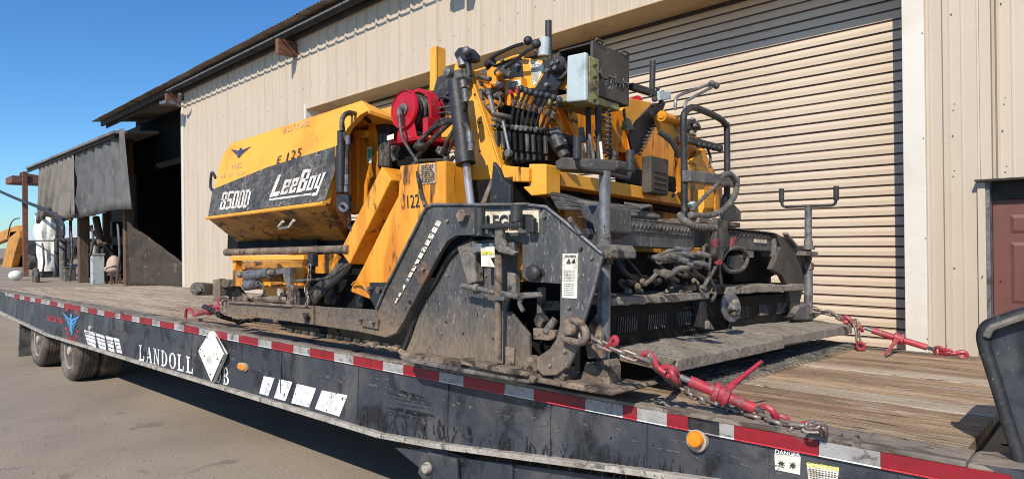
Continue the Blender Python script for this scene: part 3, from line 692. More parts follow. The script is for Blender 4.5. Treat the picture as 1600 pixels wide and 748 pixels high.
# lettering on the beam -------------------------------------------------------
def glyph(ch):
    R_ = lambda x0, y0, x1, y1: [(x0, y0), (x1, y0), (x1, y1), (x0, y1)]
    if ch == 'L': return [R_(.14, .08, .36, .92), R_(.0, .92, .52, 1), R_(.0, 0, .86, .08), R_(.36, .08, .82, .12), R_(.76, .12, .9, .34)], []
    if ch == 'A': return [[(.12, .06), (.22, .06), (.52, 1), (.44, 1)], [(.66, .06), (.92, .06), (.60, 1), (.46, .96)], R_(.28, .30, .74, .38), R_(.0, 0, .34, .06), R_(.56, 0, 1, .06)], []
    if ch == 'N': return [R_(.12, .06, .22, .94), R_(.78, 0, .88, .94), [(.12, 1), (.34, 1), (.88, .0), (.72, .0)], R_(0, 0, .36, .06), R_(0, .94, .3, 1), R_(.64, .94, 1, 1)], []
    if ch == 'D': return [R_(.12, .0, .34, 1), R_(0, 0, .12, .06), R_(0, .94, .12, 1)], [(.34, .5, .60, .50, .36, .42, -90, 90)]
    if ch == 'O': return [], [(.5, .5, .5, .5, .27, .42, 0, 360)]
    if ch == '0': return [], [(.5, .5, .42, .5, .2, .42, 0, 360)]
    if ch == 'B': return [R_(.12, 0, .34, 1), R_(0, 0, .12, .06), R_(0, .94, .12, 1)], [(.34, .74, .42, .26, .22, .18, -90, 90), (.34, .26, .54, .28, .30, .20, -90, 90)]
    return [], []
def serif_word(s, q, m, par, name='lettering'):
    n = len(s); mb = MB()
    for i, ch in enumerate(s):
        if ch == ' ': continue
        pl, rings = glyph(ch); x0 = i / n; wv = .84 / n
        for pts in pl:
            o = len(mb.v); mb.v += [bil(q, x0 + a * wv, b) for a, b in pts]; mb.f.append(tuple(range(o, o + len(pts))))
        for (cx, cy, ra, rb, ia, ib, t0, t1) in rings:
            K = 20; o = len(mb.v)
            for k in range(K + 1):
                t = math.radians(t0 + (t1 - t0) * k / K)
                mb.v.append(bil(q, x0 + (cx + ra * math.cos(t)) * wv, cy + rb * math.sin(t))); mb.v.append(bil(q, x0 + (cx + ia * math.cos(t)) * wv, cy + ib * math.sin(t)))
            for k in range(K): mb.f.append((o + 2 * k, o + 2 * k + 2, o + 2 * k + 3, o + 2 * k + 1))
    return mb.build(name, m, par)
serif_word('LANDOLL', quadY([(217, 562), (305, 585), (305, 559), (217, 538)], TY), whitepaint, tr)
serif_word('0B', quadY([(336, 597), (361, 602), (361, 575), (336, 570)], TY), whitepaint, tr)
def patches(name, quads, m, par, Y):
    mb = MB()
    for q in quads: o = len(mb.v); mb.v += [P(u, v, Y) for u, v in q]; mb.f.append((o, o + 1, o + 2, o + 3))
    return mb.build(name, m, par)
for q in ([(405, 614), (419, 618), (429, 590), (412, 587)], [(428, 621), (446, 626), (457, 596), (437, 592)], [(455, 629), (483, 636), (494, 606), (464, 599)], [(492, 638), (530, 650), (543, 617), (503, 609)]):
    patches('white_block', [q], whitepaint, tr, TY)
for q in ([(137, 537), (150, 543), (148, 519), (131, 515)], [(155, 543), (166, 547), (163, 524), (149, 520)], [(170, 547), (179, 550), (176, 527), (165, 524)], [(183, 550), (191, 552), (186, 529), (177, 527)]):
    b0, b1, b2, b3 = q
    L = lambda a, b, t: (a[0] + (b[0] - a[0]) * t, a[1] + (b[1] - a[1]) * t)
    patches('white_block', [[L(b0, b3, t0), L(b1, b2, t0), L(b1, b2, t1), L(b0, b3, t1)] for t0, t1 in ((0, .22), (.27, .5), (.55, .72), (.78, 1))], whitepaint, tr, TY)
bolt(tr, 142, 512, TY, .03, rim_m, 'hook', .02)
def winged(par, q, m1, m2, Y=None, lift=(0, -.003, 0)):
    mb = MB(); lf = V(lift)
    def tri(pts):
        o = len(mb.v); mb.v.extend([bil(q, a, b) + lf for a, b in pts]); mb.f.append(tuple(range(o, o + len(pts))))
    for s in (0, 1):
        fx = (lambda a: a) if s == 0 else (lambda a: 1 - a)
        for k in range(5):
            y = 1.0 - k * .17; xo = .02 + k * .085
            pts = [(fx(xo), y), (fx(.40), y - .22), (fx(.42), y - .34), (fx(xo + .04), y - .11)]
            tri(pts if s == 0 else pts[::-1])
    tri([(.40, .80), (.60, .80), (.57, .30), (.5, .0), (.43, .30)]); tri([(.44, .84), (.56, .84), (.55, 1.), (.45, 1.)])
    return mb.build('winged_emblem', m1, par)
winged(tr, quadY([(103, 523), (121, 527), (125, 493), (98, 487)], TY - .001), blueprint, None)
letters('phone_number', '602 231 7224', quadY([(75, 500), (99, 506), (98, 497), (74, 492)], TY), redprint, tr, .02)
letters('lettering', 'WINGS', quadY([(104, 531), (119, 535), (119, 528), (104, 524)], TY), redprint, tr, .0)
mb = MB()
for (u, v) in ((104, 483), (118, 487), (103, 513), (121, 516), (105, 520), (119, 524)):
    o = len(mb.v); mb.v += [P(u + a, v + b, TY) for a, b in ((-1.5, -2), (2, -1), (1, 4), (-.5, 2))]; mb.f.append((o, o + 1, o + 2, o + 3))
mb.build('red_flourish', redprint, tr)
# placard holder
mb = MB(); pl = [(328, 517), (349, 553), (330, 597), (309, 548)]
pc = MB().prism([P(u, v, NY - .045) for u, v in pl], (0, .045, 0)).build('placard_holder', whiteclean, tr, bevel=.006)
poly('placard_flap', [(331, 519), (349, 553), (344, 563), (333, 534)], NY - .062, .012, whiteclean, pc, .003)
poly('placard_flap', [(315, 553), (335, 549), (344, 570), (331, 594)], NY - .058, .008, whiteclean, pc, .003)
for u, v in ((325, 527), (320, 556), (340, 560), (329, 584), (314, 545)): bolt(pc, u, v, NY - .06, .006, blacksteel, 'rivet', .006)
hose('strap', [(346, 562, NY - .07), (338, 580, NY - .07), (331, 596, NY - .065)], .005, rubber, pc)
# lamps
c = P(380.5, 572.5, TY)
def oval(c, rx, rz, d0, d1, k=28): return MB().prism([c + V((rx * math.copysign(abs(math.cos(t)) ** .7, math.cos(t)), d0, rz * math.copysign(abs(math.sin(t)) ** .7, math.sin(t)))) for t in [6.2832 * i / k for i in range(k)]], (0, d1, 0))
ml = oval(c, .082, .033, -.014, .02).build('marker_lamp', lens_ring, tr, bevel=.003); oval(c, .066, .022, -.024, .014).build('lens', orange_lens, ml, bevel=.004)
c = P(1091, 687, TY)
ml = MB().lathe(c, (0, -1, 0), [(0, .047), (.02, .045), (.028, .03)], 24).build('marker_lamp', lens_ring, tr, smooth=True)
MB().lathe(P(1088, 685, TY - .028), (0, -1, 0), [(0, .033), (.018, .033), (.026, .028), (.029, .01)], 24).build('lens', orange_lens, ml, smooth=True)
poly('black_plate', [(1076, 653), (1124, 665), (1124, 683), (1074, 673)], sy, .012, blacksteel, tr, 0)
# warning decals
q = quadY([(1211, 733), (1250, 741), (1251, 713), (1210, 708)], TY)
MB().prism([p for p in q], (0, .001, 0)).build('warning_decal', labelm, tr); letters('lettering', 'DANGER', [q[3] + V((.004, 0, 0)), q[2], q[2] + V((0, 0, .018)), q[3] + V((.004, 0, .018))], whitepaint, tr, .02)
mb = MB(); rs = random.Random(12)
for cx_ in (.27, .72):
    pts = []
    for k in range(18):
        a_ = k * .349; rad = (.30 if k % 2 else .13) * rs.uniform(.7, 1.1); pts.append(bil(q, cx_ + rad * math.cos(a_) * .62, .45 + rad * math.sin(a_)) + V((0, -.002, 0)))
    o = len(mb.v); mb.v += pts; mb.f.append(tuple(range(o, o + 18)))
mb.build('pictogram', blackprint, tr)
q = quadY([(1263, 748), (1308, 757), (1311, 730), (1260, 722)], TY)
MB().prism([p for p in q], (0, .001, 0)).build('warning_decal', labelm, tr); letters('lettering', 'CAUTION', [bil(q, .0, .8), bil(q, 1, .8), bil(q, 1, 1.05), bil(q, .0, 1.05)], yellowprint, tr, .03)
mb = MB()
for k in range(5):
    for j in range(9):
        a = .08 + j * .1; o = len(mb.v); mb.v += [bil(q, a, .12 + k * .13) + V((0, -.002, 0)), bil(q, a + .06, .12 + k * .13) + V((0, -.002, 0)), bil(q, a + .06, .17 + k * .13) + V((0, -.002, 0)), bil(q, a, .17 + k * .13) + V((0, -.002, 0))]; mb.f.append((o, o + 1, o + 2, o + 3))
mb.build('fine_print', blackprint, tr)
# dark rubber scuffs on the web (real flat marks)
scuff = mat('rubber_scuff', (.020, .021, .025), None, rough=.5, alpha_wear=(30, .44), bump=0)
rs = random.Random(3); mb = MB()
def scuffline(u0, v0, u1, v1, wd, bend):
    K = 6; pts = []
    for k in range(K + 1):
        t = k / K; pts.append((u0 + (u1 - u0) * t + bend * math.sin(t * 3.14), v0 + (v1 - v0) * t, wd * math.sin(.2 + t * 2.7)))
    o = len(mb.v); dx, dv = u1 - u0, v1 - v0; ln = math.hypot(dx, dv); nx_, ny_ = -dv / ln, dx / ln
    for (u, v, ww) in pts: mb.v.extend([P(u + nx_ * ww, v + ny_ * ww, TY), P(u - nx_ * ww, v - ny_ * ww, TY)])
    for k in range(K): mb.f.append((o + 2 * k, o + 2 * k + 1, o + 2 * k + 3, o + 2 * k + 2))
for i in range(110):
    u = rs.uniform(560, 1120); base = 640 + (u - 560) * .17
    scuffline(u, base + rs.uniform(-10, 12), u + rs.uniform(-10, 8), base + rs.uniform(18, 45), rs.uniform(.7, 2.2), rs.uniform(-4, 4))
for i in range(16):
    v = rs.uniform(600, 650); scuffline(610 + rs.uniform(-8, 15), v, 665 + rs.uniform(-10, 20), v + rs.uniform(6, 20), rs.uniform(1, 2), rs.uniform(-2, 2))
s = mb.build('rubber_scuffs', scuff, tr); s['kind'] = 'stuff'
lightsc = mat('dusty_scuff', (.10, .095, .09), None, rough=.7, alpha_wear=(30, .50), bump=0)
mb = MB()
for i in range(60):
    u = rs.uniform(60, 1500); top = 466 + .2 * u
    v = top + rs.uniform(10, 30); scuffline(u, v, u + rs.uniform(15, 60), v + rs.uniform(2, 14), rs.uniform(.8, 2.5), rs.uniform(-2, 2))
s = mb.build('dust_scuffs', lightsc, tr); s['kind'] = 'stuff'
for u in (300, 440, 560, 700, 860, 1010, 1200):
    x = P(u, 462 + .2 * u, TY).x; MB().box((x - .004, TY - .004, -1.02 if x < -3 else -.92), (x + .004, TY + .004, -.70)).build('weld_seam', trailer_m, tr)
# landing bracket under the beam
br = poly('leg_bracket', [(616, 699), (684, 701), (735, 716), (800, 724), (800, 760), (690, 760), (672, 745)], NY + .03, .10, trailer_m, tr, .008)
lathe_c = P(668, 731, NY - .0)
poly('pivot_plate', [(657, 712), (668, 706), (712, 716), (716, 760), (664, 755), (652, 738)], NY - .005, .03, trailer_m, tr, .01)
MB().lathe(P(669, 730, NY - .006), (0, -1, 0), [(0, .034), (.012, .034), (.03, .026), (.032, .01)], 20).build('pivot_bolt', flange_m, tr, smooth=True)
poly('lower_channel', [(712, 712), (1010, 752), (1010, 790), (716, 790)], NY + .05, .08, trailer_m, tr, .006)
# wheels
def wheel(x, y, gz, R=.385, wdt=.235, dual=True):
    for k in range(2 if dual else 1):
        y0 = y + k * .30; c = V((x, y0, gz + R))
        pr = [(0, .60 * R), (-.018, .66 * R), (-.03, .80 * R), (-.022, .92 * R), (.008, .985 * R)]
        n = 5
        for g_ in range(n):
            a = .012 + (wdt - .024) * g_ / n; b = .012 + (wdt - .024) * (g_ + 1) / n
            pr += [(a + .004, R), (b - .008, R), (b - .006, R - .012), (b - .001, R - .012)]
        pr += [(wdt - .004, .985 * R), (wdt + .022, .92 * R), (wdt + .03, .8 * R), (wdt, .6 * R)]
        ty = MB().lathe(c, (0, 1, 0), pr, 56).build('tyre', tyre_m, tr, smooth=True)
        if k == 0:
            rm = MB().lathe(c, (0, 1, 0), [(.012, .60 * R), (-.008, .60 * R), (-.006, .565 * R), (.03, .54 * R), (.10, .46 * R), (.112, .36 * R), (.06, .30 * R), (.055, .16 * R), (-.02, .14 * R), (-.03, .09 * R)], 40).build('rim', rim_m, ty, smooth=True)
            for j in range(8):
                t = j * .785; MB().lathe(c + V((.33 * R * math.cos(t) * .72, .052, .33 * R * math.sin(t) * .72)), (0, -1, 0), [(0, .012), (.03, .012)], 6).build('lug_nut', greysteel, ty)
for x in (P(109, 564, 2.66).x, P(60, 545, 2.66).x):
    gz = -1.8 + .042 * 2.66 - .0025 * x
    wheel(x, 2.66, gz, R=.40)
    c = V((x, 0, gz + .40)); MB().cyl(c + V((0, 2.75, 0)), c + V((0, 5.7, 0)), .06, 10).build('axle', blacksteel, tr)
    ty = MB().lathe(c + V((0, 5.1, .06)), (0, 1, 0), [(0, .24), (0, .385), (.55, .385), (.55, .24)], 30).build('tyre', tyre_m, tr, smooth=True)
fx = P(30, 530, 2.68).x
MB().box((fx - .03, 2.68, P(30, 566, 2.68).z), (fx, 3.3, -.98)).build('mud_flap', dustysteel, tr, bevel=.004)
# gooseneck bulkhead at the front
gk = [(1604, 760), (1590, 706), (1576, 664), (1560, 610), (1548, 572), (1538, 540), (1536, 522), (1543, 509), (1558, 503), (1600, 489), (1680, 470), (1900, 470), (1900, 760)]
GY = NY + .11
g0 = MB().prism([P(u, v, GY + .05) for u, v in gk], (0, .5, 0)).build('gooseneck', trailer_m, tr, bevel=.02)
MB().tube([P(u, v, GY + .03) for u, v in gk[:11]], .020, 12, 4).build('gooseneck_rim', blacksteel, tr, smooth=True)
MB().tube([P(u + 5, v + (4 if v < 560 else 0), GY + .01) for u, v in gk[6:11]], .012, 8, 4).build('gooseneck_cap', dustysteel, tr, smooth=True)

# ================================================================== PAVER
pv = thing('asphalt_paver', 'yellow and black asphalt paver chained down on the trailer deck', 'paver', (-3.6, 2.6, DZ))
AY = 2.46; KY = 2.54
# hidden inner masses -------------------------------------------------
MB().box((-5.6, 3.15, DZ + .12), (-3.0, 5.2, .22)).build('chassis', shade_black, pv, bevel=.02)
MB().box((-6.3, 3.3, DZ + .2), (-5.6, 5.1, -.05)).build('conveyor_tunnel', shade_black, pv, bevel=.02)
# crawler tracks
for y0 in (2.95, 4.75):
    mb = MB(); zc = DZ + .27; rr = .24
    pts = [(-5.3 + rr * math.cos(t), zc + rr * math.sin(t)) for t in [math.pi / 2 + math.pi * k / 8 for k in range(9)]] + [(-3.25 + rr * math.cos(t), zc + rr * math.sin(t)) for t in [-math.pi / 2 + math.pi * k / 8 for k in range(9)]]
    mb.prism([(x, y0, z) for x, z in pts], (0, .38, 0)).build('track', shade_black, pv, bevel=.01)
    for k in range(17):
        x = -5.25 + k * .122; MB().box((x, y0 - .01, DZ + .004), (x + .085, y0 + .39, DZ + .032)).build('track_pad', rubber, pv)
for (u, v) in ((528, 465), (570, 470), (500, 462), (600, 476)):
    MB().lathe(P(u, v, 2.94), (0, -1, 0), [(0, .055), (.05, .055), (.06, .03)], 14).build('track_roller', blacksteel, pv, smooth=True)
# ---- tow arm + end plate (one cut plate)
arm = [(355, 470), (485, 478), (588, 484), (600, 456), (666, 325), (676, 321), (821, 321), (853, 325), (880, 347), (940, 397), (926, 452), (909, 505), (898, 548), (886, 573), (870, 586), (848, 587), (838, 576),
       (838, 558), (858, 545), (869, 528), (874, 508), (875, 443), (826, 440), (816, 432), (816, 377), (740, 367), (712, 368), (698, 377), (690, 389), (630, 502), (618, 521), (602, 527), (560, 518), (460, 503), (352, 491)]
sa = poly('tow_arm', arm, AY, .035, arm_m, pv, .006)
ep = [(660, 340), (676, 322), (821, 322), (853, 326), (880, 348), (939, 398), (925, 452), (908, 505), (897, 548), (885, 573), (869, 585), (849, 586), (839, 576), (839, 559), (859, 546), (870, 529), (875, 509), (876, 443), (826, 440), (816, 432), (816, 377), (740, 367), (712, 368), (698, 377), (682, 404)]
poly('end_plate', ep, AY - .006, .005, plate_m, pv, .002)
rimp = [(588, 482, AY - .012), (601, 452, AY - .012), (666, 323, AY - .012), (677, 319.5, AY - .012), (821, 319.5, AY - .012), (853, 323, AY - .012), (881, 345, AY - .012), (941, 396, AY - .012)]
hose('arm_lip', rimp, .008, greysteel, pv, 1)
hose('plate_edge_bead', [(941, 397, AY), (927, 452, AY), (910, 505, AY), (899, 548, AY), (887, 573, AY)], .008, greysteel, pv, 1)
poly('arm_rib', [(355, 470), (485, 478), (486, 481), (355, 473)], AY - .02, .055, brownsteel, pv, .003)
poly('arm_joint', [(486, 478), (489, 478), (489, 507), (486, 507)], AY - .02, .055, arm_m, pv, .003)
poly('arm_joint', [(456, 477), (490, 480), (490, 507), (456, 503)], AY - .010, .01, arm_m, pv, .003)
bolt(pv, 480, 495, AY - .01, .035, brownsteel, 'pin', .03); bolt(pv, 480, 494, AY - .03, .02, blacksteel, 'pin', .02)
poly('arm_pad', [(563, 494), (590, 498), (589, 514), (563, 509)], AY - .018, .02, arm_m, pv, .004)
bolt(pv, 566, 499, AY - .018, .01, brownsteel); bolt(pv, 585, 503, AY - .018, .01, brownsteel)
bolt(pv, 727, 337, AY - .006, .036, brownsteel, 'large_bolt', .035)
poly('arm_bracket', [(577, 441), (604, 441), (598, 462), (588, 484), (577, 466)], AY + .04, .02, blacksteel, pv, .004)
bolt(pv, 596, 453, AY + .0, .022, dustysteel); bolt(pv, 580, 451, AY + .03, .016, dustysteel)
# worn stencil bar on the arm
mb = MB(); rs = random.Random(11)
cx0, cy0, cx1, cy1 = 687, 344, 617, 474
for k in range(13):
    t0 = k / 13 + .008; t1 = (k + 1) / 13 - .008; w0 = 8.5 - 5.5 * t0; w0 *= rs.uniform(.85, 1.05); nxx, nyy = .88, .47
    a = (cx0 + (cx1 - cx0) * t0, cy0 + (cy1 - cy0) * t0); b = (cx0 + (cx1 - cx0) * t1, cy0 + (cy1 - cy0) * t1)
    o = len(mb.v); mb.v += [P(a[0] - nxx * w0 / 2, a[1] - nyy * w0 / 2, AY - .008), P(a[0] + nxx * w0 / 2, a[1] + nyy * w0 / 2, AY - .008), P(b[0] + nxx * w0 / 2, b[1] + nyy * w0 / 2, AY - .008), P(b[0] - nxx * w0 / 2, b[1] - nyy * w0 / 2, AY - .008)]
    mb.f.append((o, o + 1, o + 2, o + 3))
worn = mat('worn_white_stencil', (.72, .66, .56), (.4, .33, .26), .4, 20, .7, alpha_wear=(30, .40), bump=0)
mb.build('worn_stencil', worn, pv)
# LEGEND sign
sg = poly('name_sign', [(756, 331), (841, 328), (842, 363), (757, 365)], AY - .012, .006, creamsign, pv, .003)
letters('lettering', 'LEGEND', quadY([(762, 360), (838, 359), (837, 334), (761, 336)], AY - .013), blackprint, sg, .04)
for (u, v) in ((700, 345), (852, 338), (908, 388), (926, 402), (890, 480), (884, 548), (860, 570), (640, 470), (662, 420)):
    bolt(pv, u, v, AY - .006, .011, dustysteel, 'bolt', .010)
for (u, v) in ((668, 470), (700, 430), (724, 520), (690, 520), (760, 430), (810, 560)):
    bolt(pv, u, v, KY - .001, .008, brownsteel, 'rivet', .006)
# instruction label on the end plate
lb = poly('instruction_label', [(879, 396), (903, 396), (901, 466), (878, 465)], AY - .010, .004, labelm, pv, 0)
def printlines(name, q, n, par, m=blackprint, seed=1, gap=.5):
    rs = random.Random(seed); mb = MB()
    for k in range(n):
        y1 = 1 - (k + .25) / n; y0 = y1 - gap / n; a = .08
        while a < .86:
            b = min(a + rs.uniform(.05, .2), .92); o = len(mb.v)
            mb.v += [bil(q, x, y) + V((0, -.003, 0)) for x, y in ((a, y0), (b, y0), (b, y1), (a, y1))]; mb.f.append((o, o + 1, o + 2, o + 3)); a = b + .04
    return mb.build(name, m, par)
printlines('fine_print', quadY([(880, 440), (900, 440), (901, 422), (880, 421)], AY - .010), 8, lb, gap=.22)
printlines('fine_print', quadY([(880, 462), (899, 463), (900, 443), (880, 442)], AY - .010), 7, lb, gap=.22)
letters('lettering', 'WARNING', quadY([(883, 402), (900, 402), (900, 398), (883, 398)], AY - .010), blackprint, lb, .02)
patches('pictogram', [[(884, 412), (889, 403), (892, 412)][0:3] + [(888, 412)], [(893, 411), (899, 411), (898, 404), (894, 405)]], blackprint, lb, AY - .012)
# ---- skirt (edger plate) behind the arm
sk = [(631, 545), (640, 522), (656, 478), (680, 441), (700, 405), (716, 388), (738, 377), (784, 372), (812, 374), (812, 440), (794, 470), (792, 488), (827, 524), (829, 590), (720, 572), (636, 556)]
poly('edger_plate', sk, KY, .02, plate_m, pv, .006)
hose('edger_lip', [(631, 545, KY - .01), (640, 522, KY - .01), (656, 478, KY - .01), (680, 441, KY - .01), (700, 405, KY - .01), (718, 386, KY - .01), (738, 376, KY - .01)], .014, blacksteel, pv, 3)
poly('gusset_plate', [(792, 487), (797, 486), (827, 522), (828, 575), (790, 576)], KY - .025, .02, plate_m, pv, .004)
poly('gusset_foot', [(789, 541), (803, 543), (802, 577), (789, 576)], KY - .04, .012, brownsteel, pv, .003)
# bottom ski with lip over the trailer rail
poly('ski', [(620, 549), (640, 552), (720, 567), (830, 586), (838, 590), (832, 599), (800, 598), (720, 581), (632, 563)], KY - .10, .14, brownsteel, pv, .008)
poly('ski_bead', [(622, 556), (720, 575), (826, 594), (826, 599), (720, 582), (630, 564)], KY - .12, .03, dustysteel, pv, .006)
poly('shoe_rail', [(716, 560), (780, 573), (820, 581), (822, 588), (780, 582), (716, 568)], KY - .13, .09, brownsteel, pv, .006)
# rear shoe
poly('rear_shoe', [(832, 589), (870, 594), (950, 608), (968, 606), (975, 612), (955, 618), (925, 614), (836, 597)], KY - .08, .30, brownsteel, pv, .008)
poly('screed_foot', [(914, 566), (948, 562), (952, 572), (952, 604), (905, 600)], KY + .02, .10, brownsteel, pv, .006)
poly('screed_foot', [(918, 510), (930, 490), (939, 520), (942, 560), (918, 560), (914, 540)], KY + .04, .03, brownsteel, pv, .006)
MB().lathe(P(893, 583, KY + .03), (-.1, -1, 0), [(0, .042), (.09, .042), (.094, .036)], 6).build('hex_bolt', brownsteel, pv)
MB().lathe(P(836, 571, KY), (0, -1, 0), [(0, .055), (.05, .055), (.052, .03), (.07, .03)], 20).build('pivot_boss', brownsteel, pv, smooth=True)
poly('link_plate', [(832, 512), (868, 516), (866, 528), (858, 532), (833, 530)], KY - .04, .04, brownsteel, pv, .006)
MB().cyl(P(852, 520, KY - .04), P(868, 498, KY - .0), .02, 10).build('link_pin', dustysteel, pv, smooth=True)
poly('link_arm', [(838, 450), (846, 448), (846, 512), (838, 512)], KY + .06, .04, dustysteel, pv, .006)
poly('link_arm', [(842, 470), (874, 470), (874, 485), (842, 484)], KY + .08, .04, dustysteel, pv, .006)
bolt(pv, 851, 500, KY + .03, .03, dustysteel, 'link_nut', .05)
poly('back_web', [(815, 432), (876, 442), (876, 556), (828, 560), (815, 480)], KY + .18, .02, shade_black, pv, .004)
poly('side_frame', [(700, 372), (760, 368), (816, 374), (816, 430), (700, 430)], KY + .12, .02, shade_black, pv, .004)
poly('yellow_link', [(786, 369), (812, 369), (817, 376), (817, 440), (808, 440), (808, 384), (786, 384)], KY - .015, .03, yellow_grime, pv, .004)
# crank / jack assembly on the edger
poly('jack_bracket', [(714, 386), (738, 376), (740, 382), (744, 440), (730, 444)], KY - .07, .06, dustysteel, pv, .006)
poly('jack_channel', [(737, 381), (802, 377), (803, 396), (786, 397), (786, 392), (744, 394), (738, 398)], KY - .10, .05, greysteel, pv, .006)
bar('cross_rod', (722, 446, KY - .09), (812, 464, KY - .09), .015, dustysteel, pv)
bar('cross_rod_sleeve', (742, 449, KY - .09), (748, 451, KY - .09), .022, dustysteel, pv)
bar('adjuster_post', (779, 398, KY - .09), (779, 470, KY - .09), .022, brownsteel, pv)
bar('adjuster_screw', (779, 470, KY - .09), (778, 562, KY - .09), .020, brownsteel, pv, label='rust red measuring post')
poly('post_collar', [(772, 462), (787, 463), (787, 470), (772, 469)], KY - .12, .05, dustysteel, pv, .004)
poly('crank_bar', [(745, 350), (812, 347), (813, 355), (746, 358)], AY - .10, .03, blacksteel, pv, .006)
poly('crank_bar', [(772, 349), (784, 349), (784, 372), (790, 385), (806, 394), (800, 399), (778, 394), (772, 380)], AY - .085, .03, dustysteel, pv, .006)
bar('crank_post', (750, 325, AY - .08), (750, 368, AY - .08), .028, blacksteel, pv)
bar('crank_post', (807, 322, AY - .08), (807, 346, AY - .08), .030, blacksteel, pv)
bar('crank_post', (769, 352, AY - .06), (769, 368, AY - .06), .02, blacksteel, pv)
poly('crank_fork', [(820, 338), (833, 340), (833, 364), (820, 363)], AY - .06, .03, blacksteel, pv, .006)
poly('top_flange', [(740, 319), (822, 316), (822, 320), (740, 322)], AY - .03, .03, dustysteel, pv, .004)
poly('yoke', [(806, 457), (838, 456), (842, 464), (812, 467)], KY - .1, .04, dustysteel, pv, .008)
hose('yoke_leg', [(816, 464, KY - .1), (812, 474, KY - .1), (818, 486, KY - .1)], .012, dustysteel, pv)
MB().ball(P(833, 426, AY - .03), .045, 12, 8, (1, .6, .9)).build('slot_knob', blacksteel, pv, smooth=True)
poly('slot', [(828, 420), (848, 420), (852, 425), (850, 431), (828, 432)], AY - .009, .004, blacksteel, pv, .002)
poly('chain_bracket', [(792, 425), (805, 427), (805, 466), (792, 466)], KY - .06, .04, dustysteel, pv, .006)
cl = poly('caution_label', [(751, 386), (772, 385), (773, 402), (766, 403), (773, 417), (752, 416)], KY - .115, .003, labelm, pv, 0)
letters('lettering', 'CAUTION', quadY([(752, 398), (771, 398), (771, 392), (752, 392)], KY - .117), yellowprint, cl, .05)
# ---- yellow near side panel with unit number
sp_ = [(625, 259), (696, 251), (713, 257), (713, 322), (668, 322), (604, 440), (577, 441), (577, 470), (546, 455), (566, 418), (607, 335), (622, 306)]
poly('side_panel', [(625, 259), (696, 251), (696, 330), (660, 345), (598, 462), (585, 470), (546, 455), (566, 418), (607, 335), (622, 306)], 2.78, .30, yellow_hot, pv, .008)
letters('lettering', '122', quadY([(637, 325), (656, 323), (655, 303), (636, 305)], 2.777), blackprint, pv)
letters('lettering', 'L', quadY([(628, 326), (631, 325), (631, 319), (628, 320)], 2.777), blackprint, pv)
wl = poly('worn_label', [(656, 257), (680, 254), (681, 286), (657, 288)], 2.774, .004, tan_print, pv, 0)
printlines('print', quadY([(657, 286), (680, 285), (679, 256), (657, 258)], 2.772), 9, wl, seed=4)
# diagonal box chute
a = [(596, 260), (611, 281), (546, 413), (531, 392)]
mb = MB().prism([P(*p, 2.74) for p in a], (0, .24, 0)); mb.build('diagonal_brace', yellow_hot, pv, bevel=.008)
# ---- hopper: near wing (folded up)
def plane3(p, q, r): n = (q - p).cross(r - p).normalized(); return p, n
rl, rr_ = P(324, 341, 2.66), P(507, 318, 2.66); tp = P(362, 224, 2.86)
hp0, hn = plane3(rl, rr_, tp)
def H(u, v, lift=0.):
    r = ray(u, v, TR); t = hp0.dot(hn) / r.dot(hn); s = -1 if hn.y > 0 else 1
    return r * t + hn * (lift * s)
face = [H(*p) for p in [(324, 341), (334, 298), (341, 262), (349, 240), (361, 224), (400, 213), (462, 194), (520, 174), (565, 158), (577, 172), (562, 180), (543, 200), (527, 234), (507, 318)]]
mb = MB().prism(face, (0, .05, 0)); hop = mb.build('hopper_wing', yellow, pv, bevel=.006)
lo = [P(324, 341, 2.66), P(507, 318, 2.66), P(541, 375, 3.02), P(377, 383, 3.02)]
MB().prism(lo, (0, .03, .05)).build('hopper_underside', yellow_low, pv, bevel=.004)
MB().tube([rl + V((0, -.004, 0)), rr_ + V((0, -.004, 0))], .016, 8).build('hopper_edge', yellow, pv, smooth=True)
# end face of the wing (towards the operator)
top_r = H(577, 172); mid = H(507, 318)
ef = [mid, H(555, 232), top_r, top_r + V((0, .5, -.02)), P(541, 375, 3.02) + V((0, .1, 0)), P(541, 375, 3.02)]
mb = MB(); mb.add([mid, H(527, 234), H(543, 200), P(548, 215, 3.05), P(548, 340, 3.05), P(541, 375, 3.02)], [(0, 1, 2, 3, 4, 5)]).build('hopper_end', yellow_grime, pv)
MB().prism([H(361, 224), H(565, 158), top_r, top_r + V((0, .35, -.03)), H(361, 224) + V((0, .35, -.05))], (0, 0, -.03)).build('hopper_top', yellow, pv, bevel=.004)
MB().box((-6.6, 3.02, .05), (-4.3, 5.3, .25)).build('hopper_floor', shade_black, pv)
fw = [p + V((0, 2.35, 0)) for p in face]; MB().prism(fw, (0, .05, 0)).build('hopper_wing', yellow, pv, bevel=.006)
